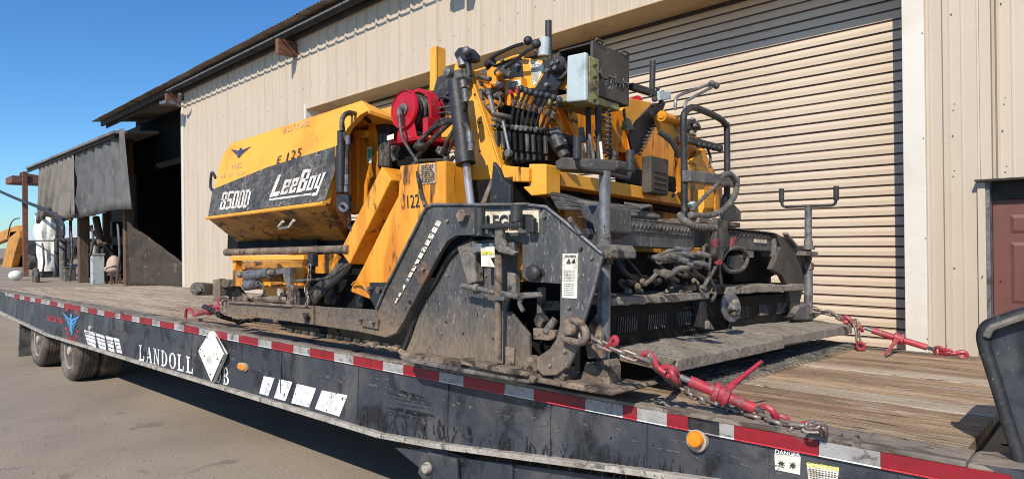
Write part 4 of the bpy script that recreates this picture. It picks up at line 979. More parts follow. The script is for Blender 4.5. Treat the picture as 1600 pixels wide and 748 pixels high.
# vinyl band and lettering on the hopper
def hq(px): return [H(u, v, .004) for u, v in px]
mb = MB(); q = hq([(333, 296), (420, 261), (524.5, 229), (524.5, 268), (508, 314), (420, 325), (326, 338)]); mb.prism(q, hn * (.001)).build('vinyl_band', vinyl, hop)
def hletters(s, px, m, bold=0., name='lettering'): return letters(name, s, [H(u, v, .009) for u, v in px], m, hop, bold, (0, 0, 0))
BLK = {'L': [(0, 0, .38, 1), (.38, 0, 1, .2)],
    'e': [(0, 0, .36, 1), (.36, .80, .64, 1), (.64, .44, 1, 1), (.36, .42, .64, .58), (.36, 0, 1, .20), (.64, .20, 1, .32)],
    'B': [(0, 0, .36, 1), (.36, .84, .66, 1), (.36, .44, .66, .58), (.36, 0, .66, .16), (.66, .04, 1, .47), (.66, .55, .98, .96)],
    'o': [(0, 0, .36, 1), (.36, .82, .64, 1), (.36, 0, .64, .18), (.64, 0, 1, 1)],
    'y': [(0, .05, .36, 1), (.36, .05, .64, .22), (.64, -.22, 1, 1), (.1, -.42, 1, -.22)],
    '8': [(0, .04, .34, .47), (0, .55, .34, .96), (.34, .86, .66, 1), (.34, .44, .66, .58), (.34, 0, .66, .14), (.66, .04, 1, .47), (.66, .55, 1, .96)],
    '5': [(0, .45, .34, 1), (.34, .86, 1, 1), (.34, .45, .66, .60), (.66, .04, 1, .58), (0, 0, .66, .15)],
    '0': [(0, .04, .34, .96), (.34, .86, .66, 1), (.34, 0, .66, .14), (.66, .04, 1, .96)],
    'D': [(0, 0, .34, 1), (.34, .86, .66, 1), (.34, 0, .66, .14), (.66, .14, 1, .86)]}
def block(ch, px, m=letterwhite):
    q = [H(u, v, .009) for u, v in px]; mb = MB()
    for (x0, y0, x1, y1) in BLK[ch]:
        o = len(mb.v); mb.v += [bil(q, x0, y0), bil(q, x1, y0), bil(q, x1, y1), bil(q, x0, y1)]; mb.f.append((o, o + 1, o + 2, o + 3))
    mb.build('letter', m, hop)
block('L', [(422, 309), (437, 306), (450, 271), (436, 274)])
block('e', [(439, 305), (450, 303), (458, 280), (447, 282)]); block('e', [(452, 303), (462, 301), (470, 277), (460, 280)])
block('B', [(464, 302), (477, 300), (489, 263), (475, 266)])
block('o', [(479, 299), (489, 297), (497, 274), (487, 276)]); block('y', [(491, 297), (501, 295), (511, 269), (500, 273)])
MB().prism([H(421, 314, .006), H(487, 305, .006), H(488, 302, .006), H(422, 311, .006)], hn * .001).build('underline', letterwhite, hop)
for k, ch in enumerate('8500D'):
    x0 = 344 + k * 9.2; d_ = -.9 * k
    block(ch, [(x0, 329 + d_), (x0 + 8, 328 + d_), (x0 + 14, 299.5 + d_), (x0 + 6, 300.5 + d_)])
hletters('E', [(433, 257), (439, 255), (441, 243), (436, 245)], blackprint); hletters('1', [(448, 253), (450, 252), (453, 238), (451, 239)], blackprint)
hletters('2', [(455, 250), (462, 248), (464, 234), (457, 236)], blackprint); hletters('5', [(465, 247), (471, 245), (473, 231), (467, 233)], blackprint)
hletters('123 CLASS', [(447, 207), (486, 196), (484, 188), (445, 198)], tan_print, .0)
winged(hop, [H(u, v, .006) for u, v in [(361, 250), (386, 246), (394, 229), (361, 234)]], navyprint, None, lift=(0, 0, 0))
hletters('WINGS', [(362, 266), (378, 262), (378, 254), (361, 258)], tan_print); hletters('602 231 7224', [(346, 278), (384, 272), (383, 267), (345, 274)], tan_print)
# handle under the hopper
def LU(u, v):
    p0, n0 = plane3(lo[0], lo[1], lo[2]); r = ray(u, v, TR); return r * (p0.dot(n0) / r.dot(n0)) + V((0, -.03, -.02))
MB().tube([LU(*p) for p in [(448, 342), (441, 350), (442, 353), (455, 351), (458, 350), (465, 340)]], .012, 8).build('handle', labelm, pv, smooth=True)
# small loop at the hopper front
hose('front_hook', [(336, 300, 2.9), (329, 292, 2.9), (331, 270, 2.9), (337, 278, 2.9)], .014, blacksteel, pv)
# ---- below the hopper
bar('pivot_shaft', (357, 394, 2.74), (545, 389, 2.74), .030, brownsteel, pv, 14)
bar('pivot_shaft_end', (354, 394, 2.74), (360, 394, 2.74), .034, brownsteel, pv, 14)
MB().box(tuple(P(371, 388, 2.95)), tuple(P(536, 376, 3.2))).build('shaft_shroud', shade_black, pv)
poly('yellow_rail', [(359, 400), (474, 398), (474, 406), (359, 407)], 2.70, .10, yellow, pv, .005)
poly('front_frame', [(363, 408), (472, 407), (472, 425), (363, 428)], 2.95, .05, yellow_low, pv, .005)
poly('front_frame', [(363, 421), (376, 421), (380, 448), (363, 447)], 2.78, .14, yellow_grime, pv, .008)
poly('front_frame', [(386, 420), (474, 417), (474, 450), (443, 452), (443, 463), (410, 462), (410, 452), (386, 452)], 2.92, .05, yellow_hot, pv, .006)
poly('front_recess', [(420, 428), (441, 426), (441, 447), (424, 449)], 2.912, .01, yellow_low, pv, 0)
poly('front_frame', [(363, 406), (368, 406), (368, 424), (363, 424)], 2.80, .06, yellow_hot, pv, .005)
bar('upper_cylinder', (386, 431, 2.74), (421, 426, 2.74), .044, greysteel, pv, 16); bar('cylinder_rod', (419, 426, 2.74), (431, 425, 2.74), .024, dustysteel, pv)
bar('lower_cylinder', (385, 446, 2.74), (402, 444, 2.74), .042, greysteel, pv, 16); bar('cylinder_gland', (402, 444, 2.74), (407, 443, 2.74), .028, dustysteel, pv)
poly('cylinder_bracket', [(378, 424), (390, 421), (392, 424), (392, 452), (380, 454)], 2.72, .05, greysteel, pv, .008)
MB().ball(P(375, 429, 2.74), .03, 10, 6).build('ball_joint', dustysteel, pv, smooth=True)
poly('rod_clevis', [(430, 421), (446, 418), (448, 426), (432, 429)], 2.71, .05, greysteel, pv, .006)
poly('lift_lever', [(442, 418), (452, 417), (453, 446), (447, 447), (442, 432)], 2.66, .04, dustysteel, pv, .006)
poly('lift_lever', [(446, 445), (457, 445), (456, 475), (452, 491), (446, 489)], 2.58, .05, brownsteel, pv, .006)
poly('lift_lever', [(458, 455), (461, 455), (461, 477), (457, 477)], 2.6, .04, brownsteel, pv, .004)
bolt(pv, 439, 456, 2.75, .034, rim_m, 'washer', .02); bolt(pv, 448, 461, 2.58, .013, blacksteel)
bolt(pv, 448.5, 487, 2.578, .012, blacksteel)
hose('small_hose', [(406, 441, 2.7), (412, 447, 2.68), (413, 456, 2.68), (409, 462, 2.7)], .008, hosegrey, pv)
poly('chain_post', [(480, 396), (488, 396), (488, 416), (480, 416)], 2.66, .05, blacksteel, pv, .005)
hose('tow_pipe', [(396, 466, 2.72), (420, 467, 2.72), (450, 468, 2.72), (480, 470, 2.72)], .028, brownsteel, pv)
# push roller and its yoke
bar('push_roller', (308, 451, 3.05), (350, 452, 3.05 + .9), .072, brownsteel, pv, 24)
MB().lathe(P(309, 451, 3.04), (P(308, 451, 3.05) - P(350, 452, 3.95)), [(0, .068), (.012, .068), (.013, .045), (.03, .045), (.032, .02)], 24).build('roller_cap', dustysteel, pv, smooth=True)
poly('roller_yoke', [(332, 437), (343, 435), (344, 470), (332, 470)], 2.82, .06, brownsteel, pv, .006)
poly('roller_yoke', [(343, 438), (362, 436), (362, 448), (343, 450)], 2.84, .06, brownsteel, pv, .01)
poly('roller_yoke', [(351, 436), (366, 437), (372, 450), (392, 474), (352, 470)], 2.95, .04, brownsteel, pv, .006)
poly('front_lug', [(343, 468), (352, 467), (352, 489), (345, 490)], AY + .03, .05, brownsteel, pv, .006)
# ---- radiator tower between hopper and reel
poly('tower_panel', [(556, 192), (583, 190), (601, 262), (596, 262), (560, 335), (550, 330)], 3.08, .10, yellow_grime, pv, .006)
poly('tower_back', [(536, 182), (562, 184), (566, 330), (548, 335), (530, 300)], 3.2, .05, shade_black, pv, .006)
poly('tower_column', [(547, 196), (557, 195), (558, 330), (548, 335)], 3.05, .04, yellow_grime, pv, .004)
poly('radiator', [(583, 190), (607, 195), (607, 285), (586, 285)], 3.10, .35, blacksteel, pv, .015)
poly('grille', [(590, 206), (608, 207), (608, 262), (590, 262)], 3.07, .03, blacksteel, pv, .006)
for k in range(8):
    u = 592 + k * 2; poly('grille_bar', [(u, 209), (u + .8, 209), (u + .8, 259), (u, 259)], 3.062, .01, dustysteel, pv, 0)
MB().lathe(P(586, 190, 3.18), (0, 0, 1), [(0, .085), (.03, .09), (.035, .07), (.075, .07), (.08, .05)], 16).build('filler_cap', blacksteel, pv, smooth=True)
poly('green_label', [(573, 230), (580, 229), (581, 254), (574, 256)], 3.075, .004, labelm, pv, 0)
poly('green_emblem', [(574, 234), (580, 232), (580, 246), (575, 247)], 3.072, .003, greenprint, pv, 0)
bar('hopper_cylinder', (533, 228, 2.72), (533, 301, 2.72), .036, blacksteel, pv, 18)
bar('cylinder_collar', (533, 205, 2.72), (533, 228, 2.72), .028, blacksteel, pv, 14)
poly('cylinder_clevis', [(525, 303), (541, 303), (543, 328), (531, 333), (524, 325)], 2.70, .05, blacksteel, pv, .01)
MB().tube([P(*p) for p in ((537, 318, 2.69), (531, 323, 2.69), (537, 330, 2.69), (543, 325, 2.69))], .012, 8, 4, True).build('clevis_ring', greysteel, pv, smooth=True)
hose('hydraulic_hose', [(560, 183, 2.95), (545, 178, 2.80), (536, 186, 2.72), (537, 205, 2.70), (543, 225, 2.69), (542, 245, 2.69), (542, 290, 2.70), (546, 340, 2.74), (546, 350, 2.8)], .014, rubber, pv)
hose('hydraulic_hose', [(578, 190, 3.05), (562, 180, 2.9), (545, 176, 2.76), (535, 184, 2.70), (534, 205, 2.68)], .016, rubber, pv)
for (u, v0, v1) in ((544, 212, 226), (542, 273, 289), (541, 290, 300)): bar('hose_fitting', (u, v0, 2.69), (u, v1, 2.69), .016, greysteel, pv, 8)
poly('hose_clamp', [(541, 345), (553, 344), (555, 358), (544, 360)], 2.78, .04, blacksteel, pv, .006)
poly('hinge_block', [(553, 204), (571, 203), (571, 214), (553, 216)], 3.04, .05, yellow, pv, .006)
# hydraulic hose bundle low between hopper and side panel
rs = random.Random(5)
for k in range(7):
    o1, o2 = rs.uniform(-7, 7), rs.uniform(-5, 5)
    hose('hydraulic_hose', [(545 + o1, 405 + o2, 2.85), (525 + o1, 430 + o2, 2.80), (500 + o1, 452 + o2, 2.78), (478 + o1, 478 + o2, 2.80)], rs.uniform(.018, .028), rubber, pv)
hose('loop_hose', [(471, 437, 2.72), (500, 436, 2.66), (520, 430, 2.66), (545, 412, 2.7)], .010, rubber, pv)
hose('loop_hose', [(450, 440, 2.70), (470, 438, 2.68), (485, 437, 2.68)], .008, hosegrey, pv)
poly('orange_gearbox', [(492, 398), (522, 396), (528, 404), (526, 420), (500, 440), (492, 440)], 3.0, .15, yellow_grime, pv, .01)
hose('yellow_clip', [(550, 445, 2.76), (556, 440, 2.74), (566, 444, 2.73), (574, 455, 2.74)], .008, yellow_hot, pv)
# ---- hose reel
reel = MB(); RYn, RYf = 3.02, 3.32
def disc(name, c, r, t, m, holes=None): return MB().lathe(c, (0, 1, 0), [(0, r), (t, r), (t, r * .985)], 40).build(name, m, pv, smooth=True)
cn = P(636, 168, RYn + .02); CY = V((0, 1, 0))
cn = P(633, 172, RYn)
MB().lathe(cn, CY, [(-.01, .03), (-.012, .132), (-.022, .138), (-.01, .146), (.006, .146), (.01, .13), (.012, .03)], 44).build('reel_flange', red, pv, smooth=True)
cf = cn + V((0, .25, 0))
MB().lathe(cf, CY, [(0, .03), (.0, .138), (-.01, .146), (.012, .146), (.014, .03)], 44).build('reel_flange', red, pv, smooth=True)
MB().lathe(cn + V((0, .02, 0)), CY, [(0, .075), (.23, .075)], 24).build('reel_drum', blacksteel, pv, smooth=True)
hc = []
for k in range(5):
    MB().tube([cn + V((.115 * math.cos(t), .045 + k * .045, .115 * math.sin(t))) for t in [.2618 * i for i in range(24)]], .019, 8, 0, True).build('hose_coil', rubber, pv, smooth=True)
MB().lathe(cn + V((0, -.012, 0)), -CY, [(0, .045), (.01, .045), (.014, .03), (.03, .026), (.032, .016), (.045, .014)], 20).build('reel_hub', dustysteel, pv, smooth=True)
def arch(Y0, t, name):
    c0 = cn + V((0, Y0 - cn.y, 0)); pts = [c0 + V((-.19, 0, -.215)), c0 + V((-.165, 0, -.02))]
    for k in range(13):
        a_ = math.radians(175 - k * 14); pts.append(c0 + V((.172 * math.cos(a_), 0, .01 + .168 * math.sin(a_))))
    pts += [c0 + V((.18, 0, -.215))]
    inner = [c0 + V((.155, 0, -.18)), c0 + V((.150, 0, 0))] + [c0 + V((.150 * math.cos(math.radians(7 + k * 14)), 0, .005 + .147 * math.sin(math.radians(7 + k * 14)))) for k in range(12)] + [c0 + V((-.145, 0, -.05)), c0 + V((-.165, 0, -.18))]
    return MB().prism(pts + inner[0:1] + inner[1:] , (0, t, 0)).build(name, red, pv, bevel=.003)
arch(RYn + .10, .10, 'reel_guard')
cb = cn + V((0, 0, -.222))
MB().box((cb.x - .17, RYn - .0, cb.z - .012), (cb.x + .19, RYf + .05, cb.z + .012)).build('reel_base', red, pv, bevel=.004)
MB().prism([cn + V((-.10, .0, -.225)), cn + V((.14, .0, -.225)), cn + V((.07, .0, -.02)), cn + V((-.05, .0, -.02))], (0, .012, 0)).build('reel_stand', red, pv, bevel=.003)
MB().prism([cn + V((-.15, -.045, -.212)), cn + V((-.07, -.045, -.212)), cn + V((-.07, -.045, -.172)), cn + V((-.15, -.045, -.178))], (0, .003, 0)).build('reel_label', labelm, pv)
poly('reel_block', [(660, 185), (668, 182), (668, 208), (660, 210)], 2.98, .1, red, pv, .006)
poly('reel_pedestal', [(610, 224), (655, 222), (655, 262), (622, 262)], 3.12, .30, shade_black, pv, .01)
hose('reel_hose', [(625, 176, 2.96), (625, 190, 2.94), (629, 215, 2.93), (642, 238, 2.93), (650, 250, 2.92), (653, 275, 2.76), (658, 300, 2.76), (664, 322, 2.72)], .012, rubber, pv)
bar('hose_fitting', (624, 170, 2.96), (625, 182, 2.96), .02, greysteel, pv, 8)
# hoses by the reel and the mast
for pts, r in (([(650, 248, 2.95), (672, 222, 2.93), (700, 195, 2.92), (724, 175, 2.86), (728, 158, 2.83), (725, 145, 2.8)], .016),
               ([(648, 230, 2.97), (672, 205, 2.95), (700, 190, 2.9), (722, 192, 2.84), (732, 205, 2.82), (733, 222, 2.82)], .016),
               ([(664, 215, 3.0), (676, 200, 3.0), (690, 188, 3.0), (712, 186, 2.9)], .014),
               ([(690, 240, 2.95), (702, 215, 2.93), (712, 200, 2.9)], .014), ([(700, 240, 2.98), (708, 220, 2.95), (720, 205, 2.9)], .012),
               ([(618, 228, 2.96), (613, 240, 2.96), (617, 252, 2.96)], .016), ([(640, 262, 2.9), (655, 252, 2.9), (690, 250, 2.9), (712, 258, 2.9)], .010),
               ([(676, 166, 3.2), (690, 152, 3.2), (706, 156, 3.2)], .009), ([(676, 172, 3.2), (692, 168, 3.2), (708, 166, 3.2)], .009), ([(678, 180, 3.2), (695, 176, 3.2), (708, 178, 3.2)], .009)):
    hose('hydraulic_hose', pts, r, rubber, pv)
MB().ball(P(658, 229, 2.9), .05, 12, 8, (1, 1, .6)).build('hose_clamp', rubber, pv, smooth=True)
# small fittings cluster
rs = random.Random(9)
for k in range(9):
    u, v = rs.uniform(684, 712), rs.uniform(225, 248); bar('hose_fitting', (u, v, 2.98), (u + rs.uniform(-6, 6), v + rs.uniform(5, 9), 2.98), rs.uniform(.010, .02), random.choice((greysteel, blacksteel, dustysteel)), pv, 8)
bar('upright_hose_end', (615, 228, 2.97), (614, 238, 2.97), .02, greysteel, pv, 8)
# ---- mast arm, cylinder, post
poly('mast_arm', [(711, 97), (733, 108), (782, 258), (784, 322), (752, 322), (750, 281), (736, 281), (738, 322), (725, 322), (716, 220), (705, 130)], 3.02, .04, yellow, pv, .006)
MB().prism([P(u, v, 3.02) for u, v in [(733, 108), (782, 258), (779, 260), (731, 112)]], (0, .16, 0)).build('mast_flange', yellow, pv, bevel=.004)
for (u, v) in ((742, 148), (750, 192), (750, 236), (744, 300)): bolt(pv, u, v, 3.018, .008, blacksteel, 'rivet', .004)
poly('mast_gusset', [(770, 252), (778, 262), (785, 280), (797, 290), (797, 319), (764, 319), (767, 290)], 2.72, .03, blacksteel, pv, .006)
poly('mast_strut', [(766, 280), (770, 284), (758, 318), (750, 318)], 2.80, .04, brownsteel, pv, .004)
MB().cyl(P(712, 127, 2.86), P(728, 254, 2.86), .056, 20).build('lift_cylinder', blacksteel, pv, smooth=True)
MB().cyl(P(725, 236, 2.86), P(728, 256, 2.86), .064, 20).build('cylinder_collar', blacksteel, pv, smooth=True)
bar('chrome_rod', (728, 254, 2.86), (736, 320, 2.86), .026, chrome, pv, 16)
for (a, b) in (((723, 127), (725, 138)), ((726, 140), (728, 160)), ((733, 206), (735, 222)), ((736, 222), (736, 236))): bar('hose_fitting', (*a, 2.80), (*b, 2.80), .022, greysteel, pv, 10)
poly('mast_block', [(708, 84), (716, 74), (727, 73), (734, 81), (735, 92), (727, 95), (712, 93)], 2.95, .10, blacksteel, pv, .012)
MB().ball(P(729, 80, 2.93), .03, 10, 6).build('chrome_knob', greysteel, pv, smooth=True)
bar('mast_neck', (722, 92, 2.98), (724, 104, 2.98), .035, greysteel, pv); bar('mast_neck', (731, 96, 2.98), (733, 120, 2.98), .022, blacksteel, pv)
bar('mast_neck', (725, 110, 2.98), (728, 140, 2.98), .03, brownsteel, pv)
poly('mast_knuckle', [(700, 112), (716, 107), (722, 118), (718, 126), (704, 124)], 2.9, .10, dustysteel, pv, .014)
MB().lathe(P(703, 114, 2.89), (0, -1, 0), [(0, .035), (.03, .03), (.04, .012)], 10).build('bleed_fitting', greysteel, pv, smooth=True)
poly('yellow_post', [(672, 76), (680, 72), (682, 72), (682, 142), (671, 142)], 3.55, .02, yellow, pv, .003)
MB().prism([P(u, v, 3.55) for u, v in [(680, 72), (682, 72), (682, 142), (680, 142)]], (0, .10, 0)).build('yellow_post', yellow, pv)
# dark moulded covers
poly('seat_cover', [(676, 140), (682, 120), (692, 116), (706, 116), (712, 130), (712, 180), (676, 175)], 3.45, .4, blacksteel, pv, .02)
poly('seat_cushion', [(678, 148), (690, 126), (700, 122), (704, 140), (690, 160)], 3.40, .06, rubber, pv, .02)
poly('console_cover', [(745, 108), (800, 92), (812, 90), (818, 100), (822, 140), (760, 130), (738, 118)], 3.45, .03, blacksteel, pv, .01)
hose('console_edge', [(738, 113, 3.44), (760, 106, 3.44), (800, 90, 3.44), (812, 88, 3.44), (818, 92, 3.44)], .010, yellow, pv, 2)
for (px) in ([(744, 113), (754, 106), (762, 110), (758, 118), (748, 119)], [(777, 108), (788, 102), (796, 106), (792, 116), (782, 117)], [(782, 102), (790, 100), (796, 112), (788, 114)]): poly('console_dimple', px, 3.43, .03, rubber, pv, .015)
for (u, v) in ((788, 96), (811, 104)): bolt(pv, u, v, 3.445, .014, greysteel)
# yellow panels with labels
poly('label_panel', [(815, 92), (827, 91), (832, 138), (820, 140), (818, 120)], 3.28, .02, yellow, pv, .004)
lp = poly('label_panel', [(827, 91), (852, 96), (856, 103), (853, 110), (836, 138), (832, 138)], 3.27, .02, yellow, pv, .004)
lp2 = poly('paper_label', [(828, 94), (846, 98), (850, 104), (848, 112), (840, 128), (833, 135)], 3.266, .003, labelm, lp, 0)
printlines('fine_print', quadY([(832, 130), (842, 127), (846, 101), (829, 98)], 3.264), 10, lp2, seed=2, gap=.3)
oc = poly('control_box', [(788, 124), (814, 120), (817, 160), (815, 170), (788, 164)], 3.22, .12, yellow_hot, pv, .006)
lp3 = poly('paper_label', [(791, 128), (813, 124), (814, 134), (798, 138), (796, 146), (792, 146)], 3.216, .003, labelm, oc, 0)
printlines('fine_print', quadY([(793, 146), (813, 142), (812, 126), (792, 130)], 3.214), 6, lp3, seed=3)
for (u, v) in ((798, 142), (807, 141)): bar('toggle', (u, v, 3.21), (u + 2, v + 6, 3.19), .010, red, oc, 6)
printlines('fine_print', quadY([(797, 164), (812, 166), (812, 150), (797, 148)], 3.216), 4, oc, seed=6)
poly('control_box', [(752, 128), (788, 126), (788, 134), (752, 137)], 3.2, .05, yellow_grime, pv, .005)
poly('control_frame', [(760, 112), (768, 104), (776, 106), (774, 134), (766, 138), (760, 128)], 3.18, .05, yellow_hot, pv, .005)
# ball levers on top
for pts, ball in (([(760, 102, 3.3), (772, 88, 3.25), (800, 74, 3.2), (816, 69, 3.18)], (825, 64, 3.17)), ([(790, 106, 3.25), (806, 94, 3.2), (824, 80, 3.16), (836, 74, 3.15)], (838, 69, 3.14))):
    lv = hose('ball_lever', pts, .012, blacksteel, pv); MB().ball(P(*ball), .030, 16, 10).build('knob', blacksteel, lv, smooth=True)
bar('lever_boot', (762, 101, 3.29), (770, 95, 3.27), .032, rubber, pv); bar('rubber_grip', (776, 113, 3.15), (800, 118, 3.15), .026, rubber, pv, 12)
# exhaust and grey valve
bar('exhaust_stack', (857, 33, 3.35), (857, 88, 3.35), .022, blacksteel, pv, 14)
bar('grey_valve', (851, 60, 3.28), (850, 88, 3.28), .036, greybox, pv, 16); hose('valve_hose', [(846, 88, 3.27), (840, 86, 3.27), (835, 78, 3.27), (833, 73, 3.27)], .010, hosegrey, pv)
bar('valve_stem', (859, 64, 3.3), (860, 100, 3.3), .016, blacksteel, pv)
poly('exhaust_clamp', [(846, 94), (872, 90), (884, 98), (882, 112), (868, 116), (850, 108)], 3.22, .08, blacksteel, pv, .01)
MB().lathe(P(873, 103, 3.2), (0, -1, 0), [(0, .06), (.02, .055), (.05, .03)], 16).build('motor', blacksteel, pv, smooth=True)
for (u, v) in ((866, 101), (874, 98), (870, 108)): bolt(pv, u, v, 3.17, .014, greysteel)
hose('motor_cable', [(882, 98, 3.2), (886, 110, 3.18), (880, 120, 3.18), (872, 124, 3.2)], .008, rubber, pv)
# black bracket plates
poly('bracket_plate', [(832, 142), (858, 106), (866, 108), (884, 112), (874, 134), (868, 142)], 3.20, .012, blacksteel, pv, .004)
bolt(pv, 858, 112, 3.195, .014, greysteel); bolt(pv, 857, 134, 3.195, .014, greysteel)
poly('yellow_wedge', [(872, 138), (884, 118), (886, 142)], 3.25, .02, yellow, pv, .003)
# ---- valve bank with levers
vb = poly('valve_bank', [(768, 196), (858, 202), (862, 228), (845, 250), (790, 262), (765, 240)], 3.10, .30, shade_black, pv, .02)
rs = random.Random(21)
for k in range(9):
    u = 776 + k * 9.5
    bar('spool_valve', (u, 205 + k, 3.06), (u + 1, 232 + k, 3.06), .015, rs.choice((blacksteel, shade_black, rubber)), pv, 8)
    bar('spool_fitting', (u + 2, 236 + k, 3.05), (u + 2, 250, 3.05), .010, rs.choice((blacksteel, shade_black)), pv, 8)
kn = [(814, 139), (822, 142), (829, 144), (838, 147), (846, 148), (855, 150), (865, 153), (874, 157)]
for k, (u, v) in enumerate(kn):
    fx = 797 + k * 7.8; lv = hose('control_lever', [(u, v, 3.02), (u - 6, v + 14, 3.02), (u - 10, v + 22, 3.03), (fx + 2, 190 + k * 1.3, 3.06), (fx, 203 + k, 3.08)], .0085, blacksteel, pv, 4)
    MB().ball(P(u, v, 3.02), .021, 12, 8, (1, 1, 1.1)).build('knob', blacksteel, lv, smooth=True)
    bar('lever_sleeve', (u - 8, v + 18, 3.02), (u - 11, v + 26, 3.03), .013, dustysteel, lv, 8)
for k in range(11):
    u = 774 + k * 7.5; bolt(pv, u + rs.uniform(-1, 1), 197 + k * .7, 3.07, rs.uniform(.012, .02), rs.choice((greysteel, dustysteel, blacksteel)), 'spool_nut', .03)
bar('drop_lever', (786, 190, 3.0), (796, 238, 3.0), .011, greysteel, pv); MB().lathe(P(797, 240, 3.02), (0, -1, 0), [(0, .024), (.03, .024), (.03, .012)], 14).build('lever_eye', greysteel, pv, smooth=True)
for (a, b) in (((770, 186), (790, 192)), ((772, 178), (800, 184)), ((765, 150), (772, 178)), ((754, 160), (770, 172)), ((748, 120), (766, 124)), ((750, 140), (752, 158))):
    bar('fitting', (*a, 3.06), (*b, 3.06), .016, rs.choice((greysteel, dustysteel, rubber)), pv, 8)
for k in range(16):
    u, v = rs.uniform(750, 786), rs.uniform(122, 180); MB().lathe(P(u, v, rs.uniform(3.08, 3.2)), (rs.uniform(-1, 1), -1, rs.uniform(-.5, .5)), [(0, .018), (.03, .026), (.06, .02), (.07, .012)], 8).build('fitting', rs.choice((greysteel, brownsteel, rubber, blacksteel, yellow_grime)), pv)
hose('cable', [(776, 145, 3.1), (782, 158, 3.05), (776, 170, 3.05), (770, 174, 3.1)], .006, hosegrey, pv)
poly('console_back', [(742, 126), (800, 118), (884, 140), (886, 200), (770, 215)], 3.62, .05, shade_black, pv, 0)
poly('valve_shade', [(745, 125), (790, 125), (790, 260), (775, 258)], 3.35, .03, shade_black, pv, 0)
# rear frame: turbo / filter below levers
bar('filter', (864, 205, 3.15), (878, 228, 3.15), .040, dustysteel, pv, 18); bar('filter_ring', (871, 220, 3.14), (876, 232, 3.14), .046, blacksteel, pv, 18)
bar('filter', (874, 232, 3.16), (884, 246, 3.16), .036, blacksteel, pv, 16)
# ---- yellow rear bodywork seen from behind
def polyX(name, px, X, t, m, par=pv, bevel=.005): return MB().prism([PX(u, v, X) for u, v in px], (-t, 0, 0)).build(name, m, par, bevel=bevel)
polyX('body_panel', [(858, 158), (988, 170), (1004, 276), (866, 268), (850, 200)], -2.85, .04, yellow_hot)
for k, px in enumerate(([(872, 158), (882, 160), (906, 205), (902, 222)], [(858, 165), (866, 165), (900, 235), (896, 246)], [(880, 172), (886, 172), (902, 206), (900, 212)])): polyX('body_rib', px, -2.72, .05, yellow_hot)
poly('body_top', [(570, 176), (612, 166), (690, 160), (770, 175), (770, 215), (600, 215), (590, 192)], 3.75, .9, yellow, pv, .01)
rs = random.Random(2)
for k in range(14):
    u, v = rs.uniform(885, 985), rs.uniform(185, 262); c = PX(u, v, -2.845); MB().lathe(c, (1, 0, 0), [(0, .010), (.006, .010)], 8).build('panel_hole', blacksteel, pv)
polyX('body_panel', [(846, 168), (884, 190), (930, 262), (850, 262)], -2.80, .03, yellow_hot)
polyX('body_panel', [(985, 196), (1012, 190), (1040, 206), (1056, 232), (1062, 262), (1060, 290), (1000, 282), (988, 240)], -2.70, .04, yellow_hot)
polyX('body_panel', [(938, 168), (985, 172), (992, 240), (946, 236)], -2.74, .03, yellow_hot)
for (u, v) in ((884, 172), (895, 188), (900, 190)): c = PX(u, v, -2.70); MB().lathe(c, (1, 0, 0), [(0, .013), (.006, .013)], 8).build('panel_hole', blacksteel, pv)
polyX('fender', [(985, 160), (1000, 172), (1036, 180), (1048, 232), (1056, 258), (1058, 292), (1002, 282), (985, 250)], -2.78, .05, yellow_hot)
hose('fender_edge', [(1030, 206, 4.1), (1050, 222, 4.15), (1062, 246, 4.2)], .02, blacksteel, pv)
polyX('fender', [(975, 152), (1018, 160), (1012, 178), (985, 200), (975, 172)], -2.66, .04, yellow)
polyX('knuckle_plate', [(1028, 182), (1036, 176), (1066, 190), (1068, 224), (1052, 218), (1034, 204)], -2.42, .04, yellow)
MB().cyl(PX(1036, 182, -2.4), PX(1062, 190, -2.4), .033, 18).build('lift_tube', yellow_grime, pv, smooth=True)
MB().lathe(PX(1036, 182, -2.38), PX(1036, 182, -2.4) - PX(1062, 190, -2.4), [(0, .040), (.02, .040), (.022, .025), (.03, .02)], 18).build('tube_cap', yellow_hot, pv, smooth=True)
polyX('far_arm', [(1066, 210), (1084, 204), (1094, 222), (1128, 290), (1132, 336), (1092, 340), (1066, 300), (1062, 240)], -2.42, .05, yellow_grime)
polyX('far_arm_brace', [(1072, 262), (1100, 232), (1106, 238), (1080, 272)], -2.36, .04, yellow_hot); polyX('far_arm_brace', [(1080, 250), (1112, 270), (1110, 278), (1078, 258)], -2.36, .04, yellow_hot)
c = PX(1058, 217, -2.41); MB().lathe(c, (1, 0, 0), [(0, .02), (.01, .02)], 10).build('pin', blacksteel, pv)
# far console: levers and dark rack
for pts, ball in (([(1055, 172), (1056, 156), (1064, 148), (1090, 139), (1104, 133)], (1112, 131)), ([(1068, 178), (1072, 160), (1080, 154), (1100, 143), (1112, 137)], (1119, 134))):
    lv = MB().tube([PX(u, v, -2.35) for u, v in pts], .012, 8, 4).build('ball_lever', greysteel, pv, smooth=True); MB().ball(PX(*ball, -2.35), .028, 16, 10).build('knob', dustysteel, lv, smooth=True)
polyX('far_valve', [(1076, 190), (1088, 184), (1092, 196), (1090, 208), (1078, 204)], -2.3, .08, blacksteel, bevel=.015)
for k in range(7):
    u, v = rs.uniform(1078, 1092), rs.uniform(186, 215); MB().ball(PX(u, v, -2.28), rs.uniform(.012, .024), 8, 6).build('fitting', rs.choice((greysteel, dustysteel)), pv, smooth=True)
MB().beam(PX(1072, 218, -2.3), PX(1126, 232, -2.3), .05, .05).build('far_rack', blacksteel, pv, bevel=.008)
for k in range(5): MB().ball(PX(1092 + k * 8, 226 + k * 1.6, -2.28), .026, 10, 6).build('far_knob', blacksteel, pv, smooth=True)
